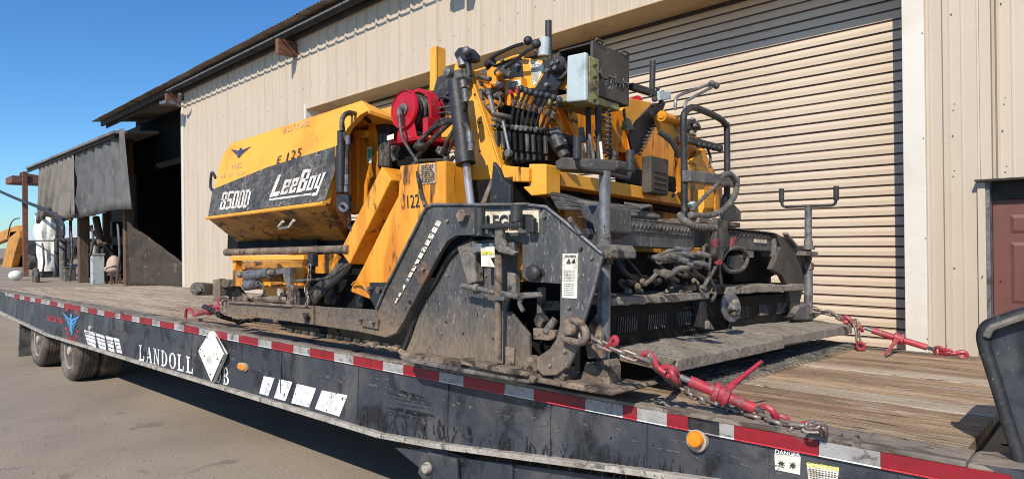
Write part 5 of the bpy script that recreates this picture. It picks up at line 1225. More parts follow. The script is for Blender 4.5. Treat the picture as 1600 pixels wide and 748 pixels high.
MB().tube([PX(u, v, -2.3) for u, v in ((1105, 232), (1110, 245), (1109, 262))], .01, 8, 3).build('far_hose', rubber, pv, smooth=True)
# black gusset with bolts and white saw-edge strip
polyX('black_gusset', [(1018, 165), (1042, 158), (1034, 178), (1000, 238), (990, 243), (983, 212), (996, 188)], -2.50, .02, blacksteel)
c = PX(1014, 178, -2.49); MB().lathe(c, (1, 0, 0), [(0, .018), (.02, .016)], 12).build('bolt', greysteel, pv)
for k in range(13):
    t = k / 12; u = 1032 - 34 * t; v = 172 + 66 * t; polyX('tooth', [(u, v), (u + 6, v + 2), (u + 4, v + 5), (u - 1, v + 2)], -2.47, .012, dustysteel, bevel=0)
MB().beam(PX(985, 135, -2.42), PX(1034, 150, -2.42), .045, .045).build('sensor_arm', blacksteel, pv, bevel=.005)
polyX('sensor_box', [(1030, 142), (1049, 143), (1049, 155), (1031, 157)], -2.38, .06, greybox)
MB().cyl(PX(1020, 95, -2.42), PX(1019, 142, -2.42), .021, 12).build('sensor_mast', blacksteel, pv, smooth=True)
for k in range(9):
    u, v = rs.uniform(1014, 1038), rs.uniform(126, 168); MB().ball(PX(u, v, -2.40), rs.uniform(.012, .024), 8, 6).build('fitting', rs.choice((greysteel, dustysteel, blacksteel)), pv, smooth=True)
MB().cyl(PX(996, 158, -2.9), PX(988, 160, -3.0), .045, 20).build('far_reel', red, pv, smooth=True)
# ---- control cabinet
XC = P(926, 63, 3.30).x; zt_ = P(926, 63, 3.30).z; zb_ = P(926, 146, 3.30).z
yf = PX(984, 82, XC).y
MB().box((XC - .02, 3.30, zb_ ), (XC, yf, zt_)).build('cabinet_door', boxdark, pv, bevel=.006)
MB().box((XC - .02 - .26, 3.32, zt_ - .012), (XC - .02, yf, zt_)).build('cabinet_top', boxdark, pv, bevel=.004)
MB().box((XC - .29, yf - .012, zb_), (XC - .02, yf, zt_ - .012)).build('cabinet_side', boxdark, pv)
MB().box((XC - .29, 3.32, zb_), (XC - .275, yf - .012, zt_ - .012)).build('cabinet_back', boxdark, pv)
MB().box((XC - .275, 3.32, zb_), (XC - .02, yf - .012, zb_ + .012)).build('cabinet_floor', boxdark, pv)
MB().beam((XC + .006, 3.34, (zt_ + zb_) / 2 - .02), (XC + .006, yf - .03, (zt_ + zb_) / 2 - .02), .01, .012).build('hinge_line', greysteel, pv)
for yy in (3.42, yf - .14):
    MB().box((XC, yy - .04, (zt_ + zb_) / 2 - .05), (XC + .014, yy + .04, (zt_ + zb_) / 2 + .01)).build('hinge', boxdark, pv, bevel=.003)
for yy in (3.36, yf - .06): MB().tube([V((XC - .02, yy - .03, zt_ - .01)), V((XC + .01, yy - .03, zt_ + .015)), V((XC + .01, yy + .04, zt_ + .012)), V((XC - .02, yy + .04, zt_ - .01))], .008, 6).build('cabinet_loop', boxdark, pv)
chalk = mat('chalk', (.50, .48, .45), None, rough=.9, alpha_wear=(40, .42), bump=0)
for (s_, u0, u1, v0, v1) in (('F', 941, 944, 120, 127), ('S', 945, 951, 125, 132), ('n', 954, 960, 123, 130), ('W', 948, 958, 134, 139), ('m', 962, 975, 120, 136)):
    letters('chalk_mark', s_, [PX(u0, v1, XC + .004), PX(u1, v1 + 1, XC + .004), PX(u1, v0 + 1, XC + .004), PX(u0, v0, XC + .004)], chalk, pv, 0, (0, 0, 0))
gb = poly('switch_box', [(886, 87), (915, 81), (915, 157), (884, 160)], 3.16, .035, greybox, pv, .01)
bx_ = P(915, 120, 3.16).x; z1_ = P(915, 82, 3.16).z; z0_ = P(915, 157, 3.16).z
MB().box((bx_ - .12, 3.197, z0_ - .005), (bx_ + .0, 3.30, z1_ - .01)).build('switch_panel', olive, pv, bevel=.006)
for k in range(4): MB().cyl((bx_ + .0, 3.25, z1_ - .06 - k * .07), (bx_ + .02, 3.24, z1_ - .065 - k * .07), .010, 8).build('switch', rubber, pv)
MB().box((XC - .27, 3.2, zb_ - .05), (XC - .01, 3.62, zb_ - .002)).build('cabinet_tray', olive, pv, bevel=.008)
MB().tube([PX(u, v, XC - .1) for u, v in ((975, 170), (976, 182), (980, 192))], .01, 8, 3).build('probe_cable', rubber, pv)
MB().lathe(PX(980, 196, XC - .1), (0, .2, -1), [(-.05, .01), (-.03, .03), (.03, .045), (.035, .02)], 12).build('yellow_plug', olive, pv, smooth=True)
for (u, w_) in ((919, .018), (934, .018)): bar('cabinet_leg', (u, 168, 3.4), (u + 2, 262, 3.4), w_, blacksteel, pv, 12)
hose('pale_hose', [(921, 210, 3.36), (925, 230, 3.36), (929, 262, 3.36)], .012, hosegrey, pv); hose('pale_hose', [(938, 222, 3.36), (941, 250, 3.36)], .009, labelm, pv)
hx = []
for k in range(150): t = k / 149; hx.append(P(948 + 1.5 * math.sin(t * 3), 172 + 72 * t, 3.45) + V((.020 * math.cos(k * .44), .020 * math.sin(k * .44), 0)))
MB().tube(hx, .007, 6).build('coil_cord', rubber, pv, smooth=True)
for (a, b) in (((908, 200), (912, 222)), ((906, 232), (908, 252)), ((915, 225), (918, 240))): bar('fitting', (*a, 3.42), (*b, 3.42), .018, rs.choice((greysteel, blacksteel)), pv, 8)
for k in range(14):
    u, v = rs.uniform(930, 965), rs.uniform(236, 252); MB().ball(P(u, v, 3.5), rs.uniform(.014, .03), 8, 6).build('cable_knot', rubber, pv, smooth=True)
# ---- yellow cross beam and operator tray
XB = P(853, 275, 3.02).x; z1 = P(853, 264, 3.02).z; z0 = P(853, 287, 3.02).z
yb = PX(1134, 326, XB).y
MB().box((XB - .12, 3.02, z0), (XB, yb, z1)).build('cross_beam', yellow, pv, bevel=.006)
poly('beam_block', [(826, 256), (853, 256), (853, 304), (830, 306), (824, 300), (816, 292), (826, 290)], 2.98, .14, yellow, pv, .008)
poly('near_beam', [(783, 258), (826, 262), (826, 284), (797, 284), (785, 279)], 2.95, .10, yellow_hot, pv, .006)
letters('mark', 'o o', [V((XB + .003, 3.06, z0 + .02)), V((XB + .003, 3.13, z0 + .02)), V((XB + .003, 3.13, z0 + .05)), V((XB + .003, 3.06, z0 + .05))], blackprint, pv, .06, (0, 0, 0))
MB().box((XB + .0, 3.04, z0 + .015), (XB + .002, 3.16, z1 - .02)).build('beam_label', tan_print, pv)
for t in (.46, .56, .62): MB().lathe((XB, 3.02 + (yb - 3.02) * t, z0 + .06), (1, 0, 0), [(0, .016), (.02, .016)], 6).build('bolt', greysteel, pv)
poly('battery_tray', [(866, 252), (878, 245), (966, 250), (966, 263), (960, 268), (868, 265)], 3.02, .18, boxdark, pv, .012)
gy0, gy1 = PX(1002, 270, XB).y, PX(1030, 270, XB).y
MB().box((XB + .0, gy0, z1 - .05), (XB + .08, gy1, PX(1002, 244, XB).z)).build('grey_case', boxdark, pv, bevel=.01)
for k in range(4): MB().box((XB + .08, gy0 + .04, z1 - .02 + k * .04), (XB + .088, gy1 - .04, z1 - .005 + k * .04)).build('case_rib', blacksteel, pv, bevel=.003)
MB().box((XB - .1, 3.9, z1), (XB, 4.6, z1 + .12)).build('dark_shelf', shade_black, pv, bevel=.01)
# shade under the beam put in as a near-black box, with hoses
MB().box((XB - .55, 2.95, DZ + .15), (XB - .2, 5.2, z0 + .05)).build('rear_bulkhead', shade_black, pv)
for k in range(6):
    o = k * 4.5
    hose('dusty_hose', [(862 + o * .5, 304 + o * .9, 2.95), (885 + o, 308 + o * .8, 2.94), (915 + o, 316 + o * .7, 2.95), (960 + o, 322 + o * .6, 3.05), (1005 + o, 330 + o * .4, 3.3)], .016, hosegrey if k % 2 else rubber, pv)
for k in range(5): hose('dusty_hose', [(975 + k * 6, 318 + k * 2, 3.2), (1000 + k * 4, 322, 3.25), (1015, 328 + k * 2, 3.3)], .010, hosegrey, pv)
MB().box((XB - .2, 3.4, z0 - .35), (XB - .15, 5.0, z0 - .05)).build('orange_backplate', yellow_grime, pv)
MB().box((XB - .2, 3.2, z0 - .75), (XB - .14, 4.6, z0 - .42)).build('orange_backplate', yellow_hot, pv)
# ---- screed: main beam with tread strip
XS = P(955, 350, 2.80).x
zt2 = P(955, 341, 2.80).z; zb2 = P(955, 383, 2.80).z; yE = PX(1210, 372, XS).y; yM = PX(1085, 350, XS).y
MB().box((XS - .10, 2.72, zb2), (XS, yM, zt2)).build('screed_beam', plate_m, pv, bevel=.005)
MB().box((XS - .10, yM + .02, zb2 + .02), (XS - .02, yE, zt2 + .01)).build('screed_beam', plate_m, pv, bevel=.005)
def tread(x0, x1, y0, y1, zt, vertical=False, name='tread_plate'):
    mb = MB().box((x0, y0, zt - .006), (x1, y1, zt)); k = 0; y = y0 + .02
    while y < y1 - .03:
        for j in range(3):
            xx = x0 + (x1 - x0) * (j + .5) / 3; s_ = 1 if (k + j) % 2 else -1
            mb.beam((xx - .012, y - .012 * s_, zt + .001), (xx + .012, y + .012 * s_, zt + .001), .006, .006)
        y += .035; k += 1
    return mb.build(name, blacksteel if False else dustysteel, pv)
tread(XS - .16, XS + .01, 2.74, yM, zt2 + .012)
MB().box((XS + .001, 2.74, zt2 - .055), (XS + .008, yM - .02, zt2 + .004)).build('tread_face', dustysteel, pv)
mb = MB()
for k in range(44):
    y = 2.76 + k * (yM - 2.8) / 44; s_ = .012 if k % 2 else -.012; mb.beam((XS + .010, y - .008, zt2 - .026 - s_), (XS + .010, y + .014, zt2 - .026 + s_), .006, .007)
s = mb.build('tread_bar', dustysteel, pv); s['kind'] = 'stuff'
tread(XS - .16, XS - .0, yM + .05, yE, zt2 + .024)
mb = MB()
for k in range(26):
    y = yM + .4 + k * (yE - yM - .42) / 26; s_ = .012 if k % 2 else -.012; mb.beam((XS - .012, y - .008, zt2 - .01 - s_), (XS - .012, y + .014, zt2 - .01 + s_), .006, .007)
s = mb.build('tread_bar', dustysteel, pv); s['kind'] = 'stuff'
MB().box((XS - .02, PX(1183, 372, XS).y, zt2 - .06), (XS - .012, PX(1201, 372, XS).y, zt2 - .035)).build('serial_plate', creamsign, pv)
MB().box((XS - .10, yE, zb2 - .02), (XS + .01, yE + .03, zt2 + .02)).build('beam_end', dustysteel, pv, bevel=.004)
MB().box((XS - .2, PX(1085, 338, XS + .05).y, zt2 + .02), (XS + .08, PX(1150, 345, XS + .05).y, zt2 + .05)).build('platform', brownsteel, pv, bevel=.005)
poly('beam_end_box', [(909, 320), (952, 322), (952, 362), (932, 372), (925, 350), (909, 340)], 2.66, .20, plate_m, pv, .008)
bolt(pv, 921, 366, 2.60, .03, blacksteel, 'hex_head', .04)
poly('clamp_handle', [(885, 342), (890, 338), (908, 366), (903, 366)], AY - .03, .02, dustysteel, pv, .004)
# ---- jack posts with double handles
def jack(X, Y, ztop, z_scr1, z_scr0, zbot, lab=None, hw=.17, gh=.125, dr=(0, 1)):
    D = V((dr[0], dr[1], 0)).normalized(); C0 = V((X, Y, 0)); Hh = lambda a, zz: C0 + D * a + V((0, 0, zz))
    MB().cyl((X, Y, z_scr1), (X, Y, ztop), .028, 14).build('jack_post', greysteel, pv, smooth=True)
    MB().cyl((X, Y, zbot), (X, Y, z_scr0), .034, 14).build('jack_tube', greysteel, pv, smooth=True)
    MB().tube([V((X, Y, z_scr0 + (z_scr1 - z_scr0) * i / 40)) for i in range(41)], lambda i, n: .026 if i % 2 else .021, 12).build('jack_screw', brownsteel, pv)
    MB().box((X - .035, Y - .035, z_scr0 - .02), (X + .035, Y + .035, z_scr0 + .04)).build('jack_nut', brownsteel, pv, bevel=.01)
    MB().lathe((X, Y, z_scr1 - .01), (0, 0, 1), [(0, .05), (.02, .05), (.03, .035), (.08, .032)], 14).build('jack_collar', dustysteel, pv, smooth=True)
    h = MB().tube([Hh(-hw, ztop + .03), Hh(-hw + .01, ztop + .0), Hh(-hw + .03, ztop - .01), Hh(hw - .03, ztop - .01), Hh(hw - .01, ztop), Hh(hw, ztop + .03)], .012, 10).build('jack_handle', blacksteel, pv, smooth=True)
    for s_ in (-1, 1): MB().cyl(Hh(s_ * hw, ztop + .03), Hh(s_ * hw, ztop + .03 + gh), .021, 14).build('handle_grip', blacksteel, h, smooth=True)
XJ = P(943, 480, 2.66).x; YJ = 2.66
z = lambda v: P(945, v, YJ).z
jack(XJ, YJ, z(268), z(388), z(408), DZ + .05, hw=.225, gh=.105)
XF = XJ; YF = PX(1263, 480, XJ).y
zf_ = lambda v: PX(1263, v, XF).z
jack(XF, YF, zf_(320), zf_(388), zf_(418), zf_(490), hw=.205, gh=.11, dr=(1, .12))
poly('jack_bracket_top', [(930, 382), (960, 382), (966, 392), (966, 403), (934, 404)], 2.58, .16, dustysteel, pv, .006)
poly('jack_bracket_low', [(908, 400), (930, 402), (930, 408), (908, 406)], 2.60, .1, dustysteel, pv, .004)
# far end plate of the screed
polyX('far_end_plate', [(1212, 364), (1236, 376), (1262, 392), (1270, 402), (1256, 450), (1244, 494), (1238, 492), (1232, 450), (1222, 430), (1206, 420), (1220, 385)], XF - .03, .04, boxdark)
MB().box((XF - .09, YF - .20, zf_(400)), (XF + .05, YF + .08, zf_(393))).build('jack_bracket_top', dustysteel, pv, bevel=.004)
polyX('far_foot', [(1238, 494), (1250, 478), (1262, 474), (1280, 480), (1282, 492), (1270, 500), (1240, 500)], XF + .02, .05, dustysteel, bevel=.01)
MB().beam(PX(1226, 364, XF - .02), PX(1244, 386, XF - .02), .035, .02).build('latch_bar', dustysteel, pv, bevel=.004)
polyX('far_frame', [(1146, 380), (1215, 382), (1210, 430), (1190, 440), (1146, 440)], XF - .2, .05, shade_black)
polyX('orange_stay', [(962, 384), (1108, 387), (1106, 402), (1060, 404), (1012, 428), (990, 432), (964, 404)], XS - .30, .05, yellow_hot)
polyX('valve_housing', [(1166, 388), (1178, 388), (1178, 402), (1166, 402)], XS - .12, .04, labelm)
# ---- steps
def crust_step(u0, v0t, v0b, Y, u1, dx, name='step', m=asphaltcrust):
    a = P(u0, v0t, Y); zb = P(u0, v0b, Y).z; y1 = PX(u1, v0t, a.x).y; mb = MB()
    N = 14; rs = random.Random(int(u0)); top = [(a.x + rs.uniform(-.006, .006), Y + (y1 - Y) * i / N, a.z + rs.uniform(-.006, .006)) for i in range(N + 1)]
    bk = [(a.x - dx + rs.uniform(-.006, .006), Y + (y1 - Y) * i / N, a.z + rs.uniform(-.004, .01)) for i in range(N + 1)]
    for i in range(N + 1): mb.v += [V(top[i]), V(bk[i]), V((bk[i][0], bk[i][1], zb)), V((top[i][0], top[i][1], zb + rs.uniform(-.004, .004)))]
    for i in range(N):
        o = 4 * i
        for k in range(4): mb.f.append((o + k, o + (k + 1) % 4, o + 4 + (k + 1) % 4, o + 4 + k))
    mb.f += [(0, 1, 2, 3), (4 * N + 3, 4 * N + 2, 4 * N + 1, 4 * N)]
    return mb.build(name, m, pv, bevel=.006)
crust_step(954, 465, 478, 2.72, 1110, .28)
a_ = PX(1140, 448, P(954, 465, 2.72).x); crust_step(1142, 448, 460, a_.y, 1256, .28)
# screens / heaters below steps
XH = P(954, 470, 2.72).x - .06
zH1 = P(954, 478, 2.72).z; zH0 = P(954, 535, 2.72).z - .05
for (y0, y1) in ((2.75, PX(1108, 480, XH).y), (PX(1142, 470, XH).y, PX(1250, 470, XH).y)):
    MB().box((XH - .03, y0, zH0), (XH, y1, zH1)).build('heat_shield', shade_black, pv, bevel=.004)
    mb = MB(); n = int((y1 - y0) * 16)
    for k in range(9):
        for r_ in range(6):
            yy = y1 - .05 - k * .035 - (r_ % 2) * .016; zz = zH1 - .05 - r_ * .045
            mb.prism([(XH + .002, yy, zz), (XH + .002, yy + .016, zz + .004), (XH + .002, yy + .018, zz + .010), (XH + .002, yy + .004, zz + .008)], (.002, 0, 0))
    for g_ in range(3):
        for k in range(9):
            yy = y0 + .12 + g_ * (y1 - y0) * .26 + k * .022; mb.beam((XH + .004, yy, zH0 + .08), (XH + .004, yy + .01, zH0 + .16), .004, .004)
    s = mb.build('shield_slots', dustysteel, pv); s['kind'] = 'stuff'
MB().box((XH - .6, 2.75, DZ + .05), (XH - .05, YF - .05, zH1 + .0)).build('screed_body', shade_black, pv, bevel=.01)
MB().box((XH - .28, 2.75, zH1 + .04), (XH - .2, YF - .1, zH1 + .28)).build('screed_back', shade_black, pv)
# ---- walkboard: two asphalt-crusted boards hinged low
XW = -1.45
def crust_board(pn, pf, thick, dx, seed, name='walkboard', zoff=0):
    # pn, pf: rear-edge corners near and far in trailer coordinates
    rs = random.Random(seed); mb = MB(); N = 16; M_ = 6
    for s_ in (0, 1):
        for i in range(N + 1):
            t = i / N; e = pn * (1 - t) + pf * t
            for j in range(M_ + 1):
                q_ = j / M_; w_ = rs.uniform(-.005, .005) if s_ == 0 else 0
                mb.v.append(e + V((-dx * q_, 0, (.035 * q_) + w_ - s_ * thick)))
    W_ = M_ + 1; o2 = (N + 1) * W_
    for i in range(N):
        for j in range(M_):
            a = i * W_ + j; mb.f.append((a, a + 1, a + W_ + 1, a + W_)); mb.f.append((o2 + a, o2 + a + W_, o2 + a + W_ + 1, o2 + a + 1))
        a = i * W_; mb.f.append((a, a + W_, o2 + a + W_, o2 + a)); a = i * W_ + M_; mb.f.append((a + W_, a, o2 + a, o2 + a + W_))
    for j in range(M_):
        mb.f.append((j + 1, j, o2 + j, o2 + j + 1)); a = N * W_ + j; mb.f.append((a, a + 1, o2 + a + 1, o2 + a))
    return mb.build(name, asphaltcrust, pv, bevel=.004)
pn = P(1058, 562, 2.86); XW = pn.x; 
pm = PX(1226, 529, XW); pf_ = PX(1228, 524, XW); pff = PX(1336, 509, XW)
crust_board(pn, pm, .058, .36, 1); crust_board(V((XW - .02, pm.y + .005, pm.z + .015)), V((XW - .02, pff.y, pff.z)), .06, .34, 2)
MB().prism([V((pn.x, pn.y - .002, pn.z - .0)), V((pn.x - .36, pn.y - .002, pn.z + .035)), V((pn.x - .36, pn.y - .002, pn.z - .03)), V((pn.x - .05, pn.y - .002, pn.z - .058))], (0, -.02, 0)).build('walkboard_end', plate_m, pv, bevel=.004)
# expanded-metal grating under the boards
mb = MB(); gx0, gx1, gy0, gy1 = XW - .30, XW + .07, pn.y + .1, pff.y - .05; zg = DZ + .022
n = 38
for k in range(n):
    y = gy0 + (gy1 - gy0) * k / n
    mb.beam((gx0, y, zg), (gx1, y + .20, zg), .005, .008); mb.beam((gx0, y + .20, zg), (gx1, y, zg + .001), .005, .008)
s = mb.build('grating', dustysteel, pv); s['kind'] = 'stuff'
# ---- centre cluster: hydraulic motor, disc, hoses
bar('hydraulic_motor', (1030, 404, 3.2), (1070, 400, 3.45), .030, hosegrey, pv, 16)
for pts, r in (([(1028, 406, 3.1), (1050, 398, 3.1), (1078, 398, 3.15), (1098, 404, 3.2)], .014), ([(1024, 424, 3.05), (1046, 430, 3.0), (1060, 420, 3.02), (1092, 416, 3.1)], .015),
               ([(1030, 400, 3.1), (1044, 392, 3.1), (1064, 390, 3.15), (1080, 388, 3.2)], .010), ([(1008, 445, 3.0), (1026, 428, 3.0)], .012)):
    hose('pale_hose', pts, r, hosegrey, pv)
for (u, v, r) in ((1032, 404, .04), (1060, 402, .045), (1078, 398, .035), (1090, 400, .04), (1100, 398, .035), (1046, 426, .035), (1068, 390, .03), (1088, 415, .03), (1098, 412, .03), (1075, 408, .04)):
    MB().lathe(P(u, v, 3.05), (-.6, -1, .2), [(-.03, r * .35), (0, r * .42), (.03, r * .4), (.05, r * .25)], 8).build('fitting', rs.choice((hosegrey, greysteel, dustysteel)), pv)
for px, r in (([(1103, 382), (1110, 400), (1108, 430), (1118, 455), (1112, 470)], .011), ([(1118, 378), (1120, 410), (1104, 440), (1098, 452)], .012), ([(1126, 376), (1124, 420), (1130, 455)], .009), ([(1100, 385), (1098, 405), (1106, 420)], .013),
              ([(1126, 408), (1138, 390), (1158, 388), (1168, 402), (1160, 420), (1140, 424), (1128, 412)], .014)):
    MB().tube([PX(u, v, XS + .05) for u, v in px], r, 8, 5).build('dusty_hose', hosegrey if r > .0115 else rubber, pv, smooth=True)
polyX('black_bundle', [(1122, 340), (1140, 345), (1138, 372), (1128, 415), (1118, 400), (1120, 370)], XS + .09, .05, rubber, bevel=.015)
for px in ([(1114, 376), (1122, 372), (1120, 382), (1124, 385), (1116, 386)], [(1144, 372), (1150, 370), (1148, 382), (1142, 385)], [(1116, 410), (1126, 405), (1130, 412), (1120, 414)]): polyX('red_tag', px, XS + .16, .008, binder_red, bevel=.002)
polyX('side_disc', [(1143, 400), (1160, 398), (1164, 415), (1150, 425), (1140, 415)], XS - .02, .03, dustysteel)
cd = PX(1134, 480, XH + .10); MB().lathe(cd, (1, -.25, .1), [(0, .03), (.03, .088), (.042, .09), (.044, .08), (.03, .03), (.08, .02)], 28).build('end_disc', greysteel, pv, smooth=True)
for k in range(6): t = k * 1.05; MB().ball(cd + V((.06, .03 * math.cos(t), .04 * math.sin(t))), .018, 8, 6).build('disc_nut', brownsteel, pv, smooth=True)
polyX('centre_gusset', [(1108, 515), (1108, 500), (1118, 515)], XH + .12, .03, dustysteel); polyX('centre_post', [(1094, 470), (1104, 470), (1108, 512), (1096, 512)], XH + .05, .06, blacksteel)
for (u, v, w_) in ((1078, 446, 22), (1070, 452, 14), (1102, 450, 12)): polyX('mount_block', [(u - w_ / 2, v), (u + w_ / 2, v), (u + w_ / 2, v + 8), (u - w_ / 2, v + 8)], XS + .02, .10, brownsteel)
ridged('corrugated_conduit', [(1062, 336, 3.3), (1072, 346, 3.25), (1090, 354, 3.25), (1118, 356, 3.4)], .019, hosegrey, pv)
MB().tube([PX(u, v, XS + .05) for u, v in ((1078, 336), (1105, 337), (1130, 328), (1148, 305), (1150, 285), (1140, 272), (1126, 276))], lambda i, n: .019 * (1.12 if i % 2 else .86), 10, 12).build('corrugated_conduit', hosegrey, pv)
MB().tube([PX(u, v, XS + .03) for u, v in ((1080, 330), (1098, 310), (1124, 285))], lambda i, n: .012 * (1.12 if i % 2 else .86), 10, 12).build('corrugated_conduit', hosegrey, pv)
rs = random.Random(44)
for k in range(10):
    u0 = rs.uniform(958, 1090); v0 = rs.uniform(392, 405)
    MB().tube([PX(u0, v0, XS - .12), PX(u0 + rs.uniform(10, 26), v0 + rs.uniform(18, 34), XS - .05), PX(u0 + rs.uniform(30, 60), v0 + rs.uniform(34, 46), XS - .08)], rs.uniform(.010, .020), 8, 5).build('dark_hose', rubber, pv, smooth=True)
for k in range(18):
    u0, v0 = rs.uniform(965, 1100), rs.uniform(440, 456); MB().lathe(PX(u0, v0, XS - .02), (rs.uniform(-.3, 1), rs.uniform(-1, .2), .2), [(0, .012), (.02, .018), (.05, .016), (.055, .008)], 8).build('bolt', rs.choice((blacksteel, brownsteel, dustysteel)), pv)
# ---- tubular guard rail
gr = [(1069, 336), (1069, 250), (1068, 188), (1072, 174), (1082, 168), (1096, 172), (1122, 184), (1133, 194), (1136, 208), (1136, 325)]
MB().tube([PX(u, v, XS - .05) for u, v in gr], .021, 12, 4).build('guard_rail', blacksteel, pv, smooth=True)
MB().beam(PX(1072, 275, XS - .02), PX(1150, 285, XS - .02), .06, .07).build('guard_cross_bar', greysteel, pv, bevel=.006)
polyX('rail_gusset', [(1140, 300), (1146, 318), (1158, 330), (1158, 345), (1130, 345), (1132, 310)], XS - .04, .03, plate_m)
polyX('yellow_stay', [(1100, 296), (1116, 300), (1116, 334), (1100, 334)], XS - .12, .08, yellow); polyX('yellow_stay', [(1118, 290), (1124, 300), (1124, 334), (1118, 334)], XS - .2, .1, yellow_grime)
polyX('blue_connector', [(1080, 318), (1086, 314), (1092, 324), (1086, 330)], XS + .02, .03, greybox)
# mud on the deck by the tracks
mb = MB(); rs = random.Random(8)
for k in range(90):
    u = rs.uniform(548, 632); vv = rs.uniform(516, 545) + (u - 590) * .16; c = PZ(u, vv, DZ + .008); r = rs.uniform(.008, .03)
    if c.y < NY + .02: continue
    mb.ball(c, r, 6, 4, (1.3, 1, .6))
o = single(mb, 'mud_clods', mud_m, '', '', P(600, 535, 2.8), kind='stuff')

# ================================================================== CHAINS AND BINDERS
_lk = {}
def link_mesh(L, r, m):
    k = (round(L, 4), round(r, 4), m.name)
    if k not in _lk:
        hw = r * 1.75; pts = []
        hl = L / 2 - hw
        for i in range(7): t = -math.pi / 2 + math.pi * i / 6; pts.append(V((hl + hw * math.cos(t), hw * math.sin(t), 0)))
        for i in range(7): t = math.pi / 2 + math.pi * i / 6; pts.append(V((-hl + hw * math.cos(t), hw * math.sin(t), 0)))
        mb = MB().tube(pts, r, 6, 0, True); me = bpy.data.meshes.new('link'); me.from_pydata([tuple(p) for p in mb.v], [], mb.f); me.update()
        me.polygons.foreach_set('use_smooth', [True] * len(me.polygons)); me.materials.append(m); _lk[k] = me
    return _lk[k]
def chain(root, pts, pitch=.056, r=.0085, m=None, seed=0):
    m = m or chain_m; base = V(root['_b']); rs = random.Random(seed); pts = [V(p) for p in pts]
    segs = [(pts[i + 1] - pts[i]).length for i in range(len(pts) - 1)]; tot = sum(segs); n = max(1, int(tot / pitch)); me = link_mesh(pitch + 2.2 * r, r, m)
    def at(d):
        i = 0
        while i < len(segs) - 1 and d > segs[i]: d -= segs[i]; i += 1
        return pts[i] + (pts[i + 1] - pts[i]) * min(d / segs[i], 1.02)
    for i in range(n):
        a, b = at(tot * i / n), at(tot * (i + 1) / n); d = (b - a).normalized(); s = d.cross(V((0, 0, 1))).normalized(); u_ = s.cross(d)
        ang = (0 if i % 2 else math.pi / 2) + rs.uniform(-.4, .4) + .6; s2 = s * math.cos(ang) + u_ * math.sin(ang); u2 = d.cross(s2)
        o = bpy.data.objects.new('link', me); COL.objects.link(o); o.parent = root; c = (a + b) / 2 - base
        M_ = Matrix.Identity(4)
        for k in range(3): M_[k][0], M_[k][1], M_[k][2], M_[k][3] = d[k], s2[k], u2[k], c[k]
        o.matrix_local = M_
def ring(name, c, r, t, n_, m, par, sq=1.): 
    n_ = V(n_).normalized(); a = n_.cross(V((0, 0, 1))).normalized(); b = n_.cross(a)
    return MB().tube([V(c) + a * math.cos(k * .5236) * r + b * math.sin(k * .5236) * r * sq for k in range(12)], t, 8, 2, True).build(name, m, par, smooth=True)
def hookshape(name, a, b, par, m=None, s=1.):
    a, b = V(a), V(b); d = (b - a).normalized(); sd_ = d.cross(V((0, 0, 1))).normalized(); u_ = sd_.cross(d); L = (b - a).length
    pts = [a, a + d * L * .35, a + d * L * .62 + u_ * L * .16, a + d * L * .9 + u_ * L * .2, b + u_ * L * .02, a + d * L * .86 - u_ * L * .16, a + d * L * .62 - u_ * L * .10]
    return MB().tube(pts, lambda i, n: (.016 - .009 * abs(i / n - .35)) * s, 8, 4).build(name, m or binder_red, par, smooth=True)
def binder(root, p0, p1, handle_px, hY, r=.025, lab=None):
    # p0, p1: ends of the threaded body
    p0, p1 = V(p0), V(p1); d = (p1 - p0).normalized(); L = (p1 - p0).length
    A = lambda t: p0 + d * L * t
    MB().cyl(A(.12), A(.90), r * .92, 18).build('barrel', binder_red, root, smooth=True)
    MB().cyl(A(.0), A(.13), r * .55, 12).build('screw_rod', greysteel, root, smooth=True); MB().tube([A(.88 + .12 * i / 14) for i in range(15)], lambda i, n: r * (.60 if i % 2 else .48), 10).build('screw_rod', greysteel, root)
    g = MB().lathe(A(.50), d, [(-.035, r), (-.03, r * 1.65), (-.012, r * 1.7), (-.01, r * 1.35), (.01, r * 1.35), (.012, r * 1.7), (.03, r * 1.65), (.035, r)], 20).build('ratchet_gear', binder_red, root)
    h1 = P(*handle_px, hY); h0 = A(.50); hd = (h1 - h0); sd_ = d
    MB().prism([h0 - sd_ * .026, h0 + sd_ * .026, h0 + hd * .35 + sd_ * .013, h1 + sd_ * .009, h1 - sd_ * .009, h0 + hd * .35 - sd_ * .013], hd.cross(d).normalized() * .014).build('ratchet_handle', binder_red, root, bevel=.004)
    MB().tube([h0 + hd * .3 + sd_ * .004, h0 + hd * .98], .007, 8).build('handle_rib', binder_red, root, smooth=True)
    return A
nb = thing('ratchet_binder', 'red ratchet load binder at the near side, its handle sticking up off the deck', 'load binder', P(1120, 620, 2.66), group='red ratchet load binders')
b0, b1 = P(1062, 588, 2.56), P(1192, 643, 2.70)
A = binder(nb, b0, b1, (1191, 563), 2.86)
ring('eye', A(-.06), .034, .013, (1, .3, .5), binder_red, nb); ring('eye', A(1.06), .034, .013, (.3, 1, .5), binder_red, nb)
hookshape('grab_hook', P(1040, 582, 2.53), P(1004, 556, 2.50), nb, s=.85)
ring('big_link', P(1044, 580, 2.54), .036, .012, (0, 1, .5), binder_red, nb, .6); ring('big_link', P(1218, 656, 2.73), .036, .012, (0, 1, .6), binder_red, nb, .6)
hookshape('grab_hook', P(1232, 660, 2.75), P(1272, 674, 2.80), nb, s=1.0)
nc = thing('tie_down_chain', 'near rusty tie-down chain from the end plate down to the trailer rail', 'chain', P(905, 510, 2.44), group='tie-down chains')
chain(nc, [P(908, 523, AY - .05), P(945, 540, AY - .06), P(985, 556, AY - .05), P(1012, 566, AY)], seed=1, pitch=.056)
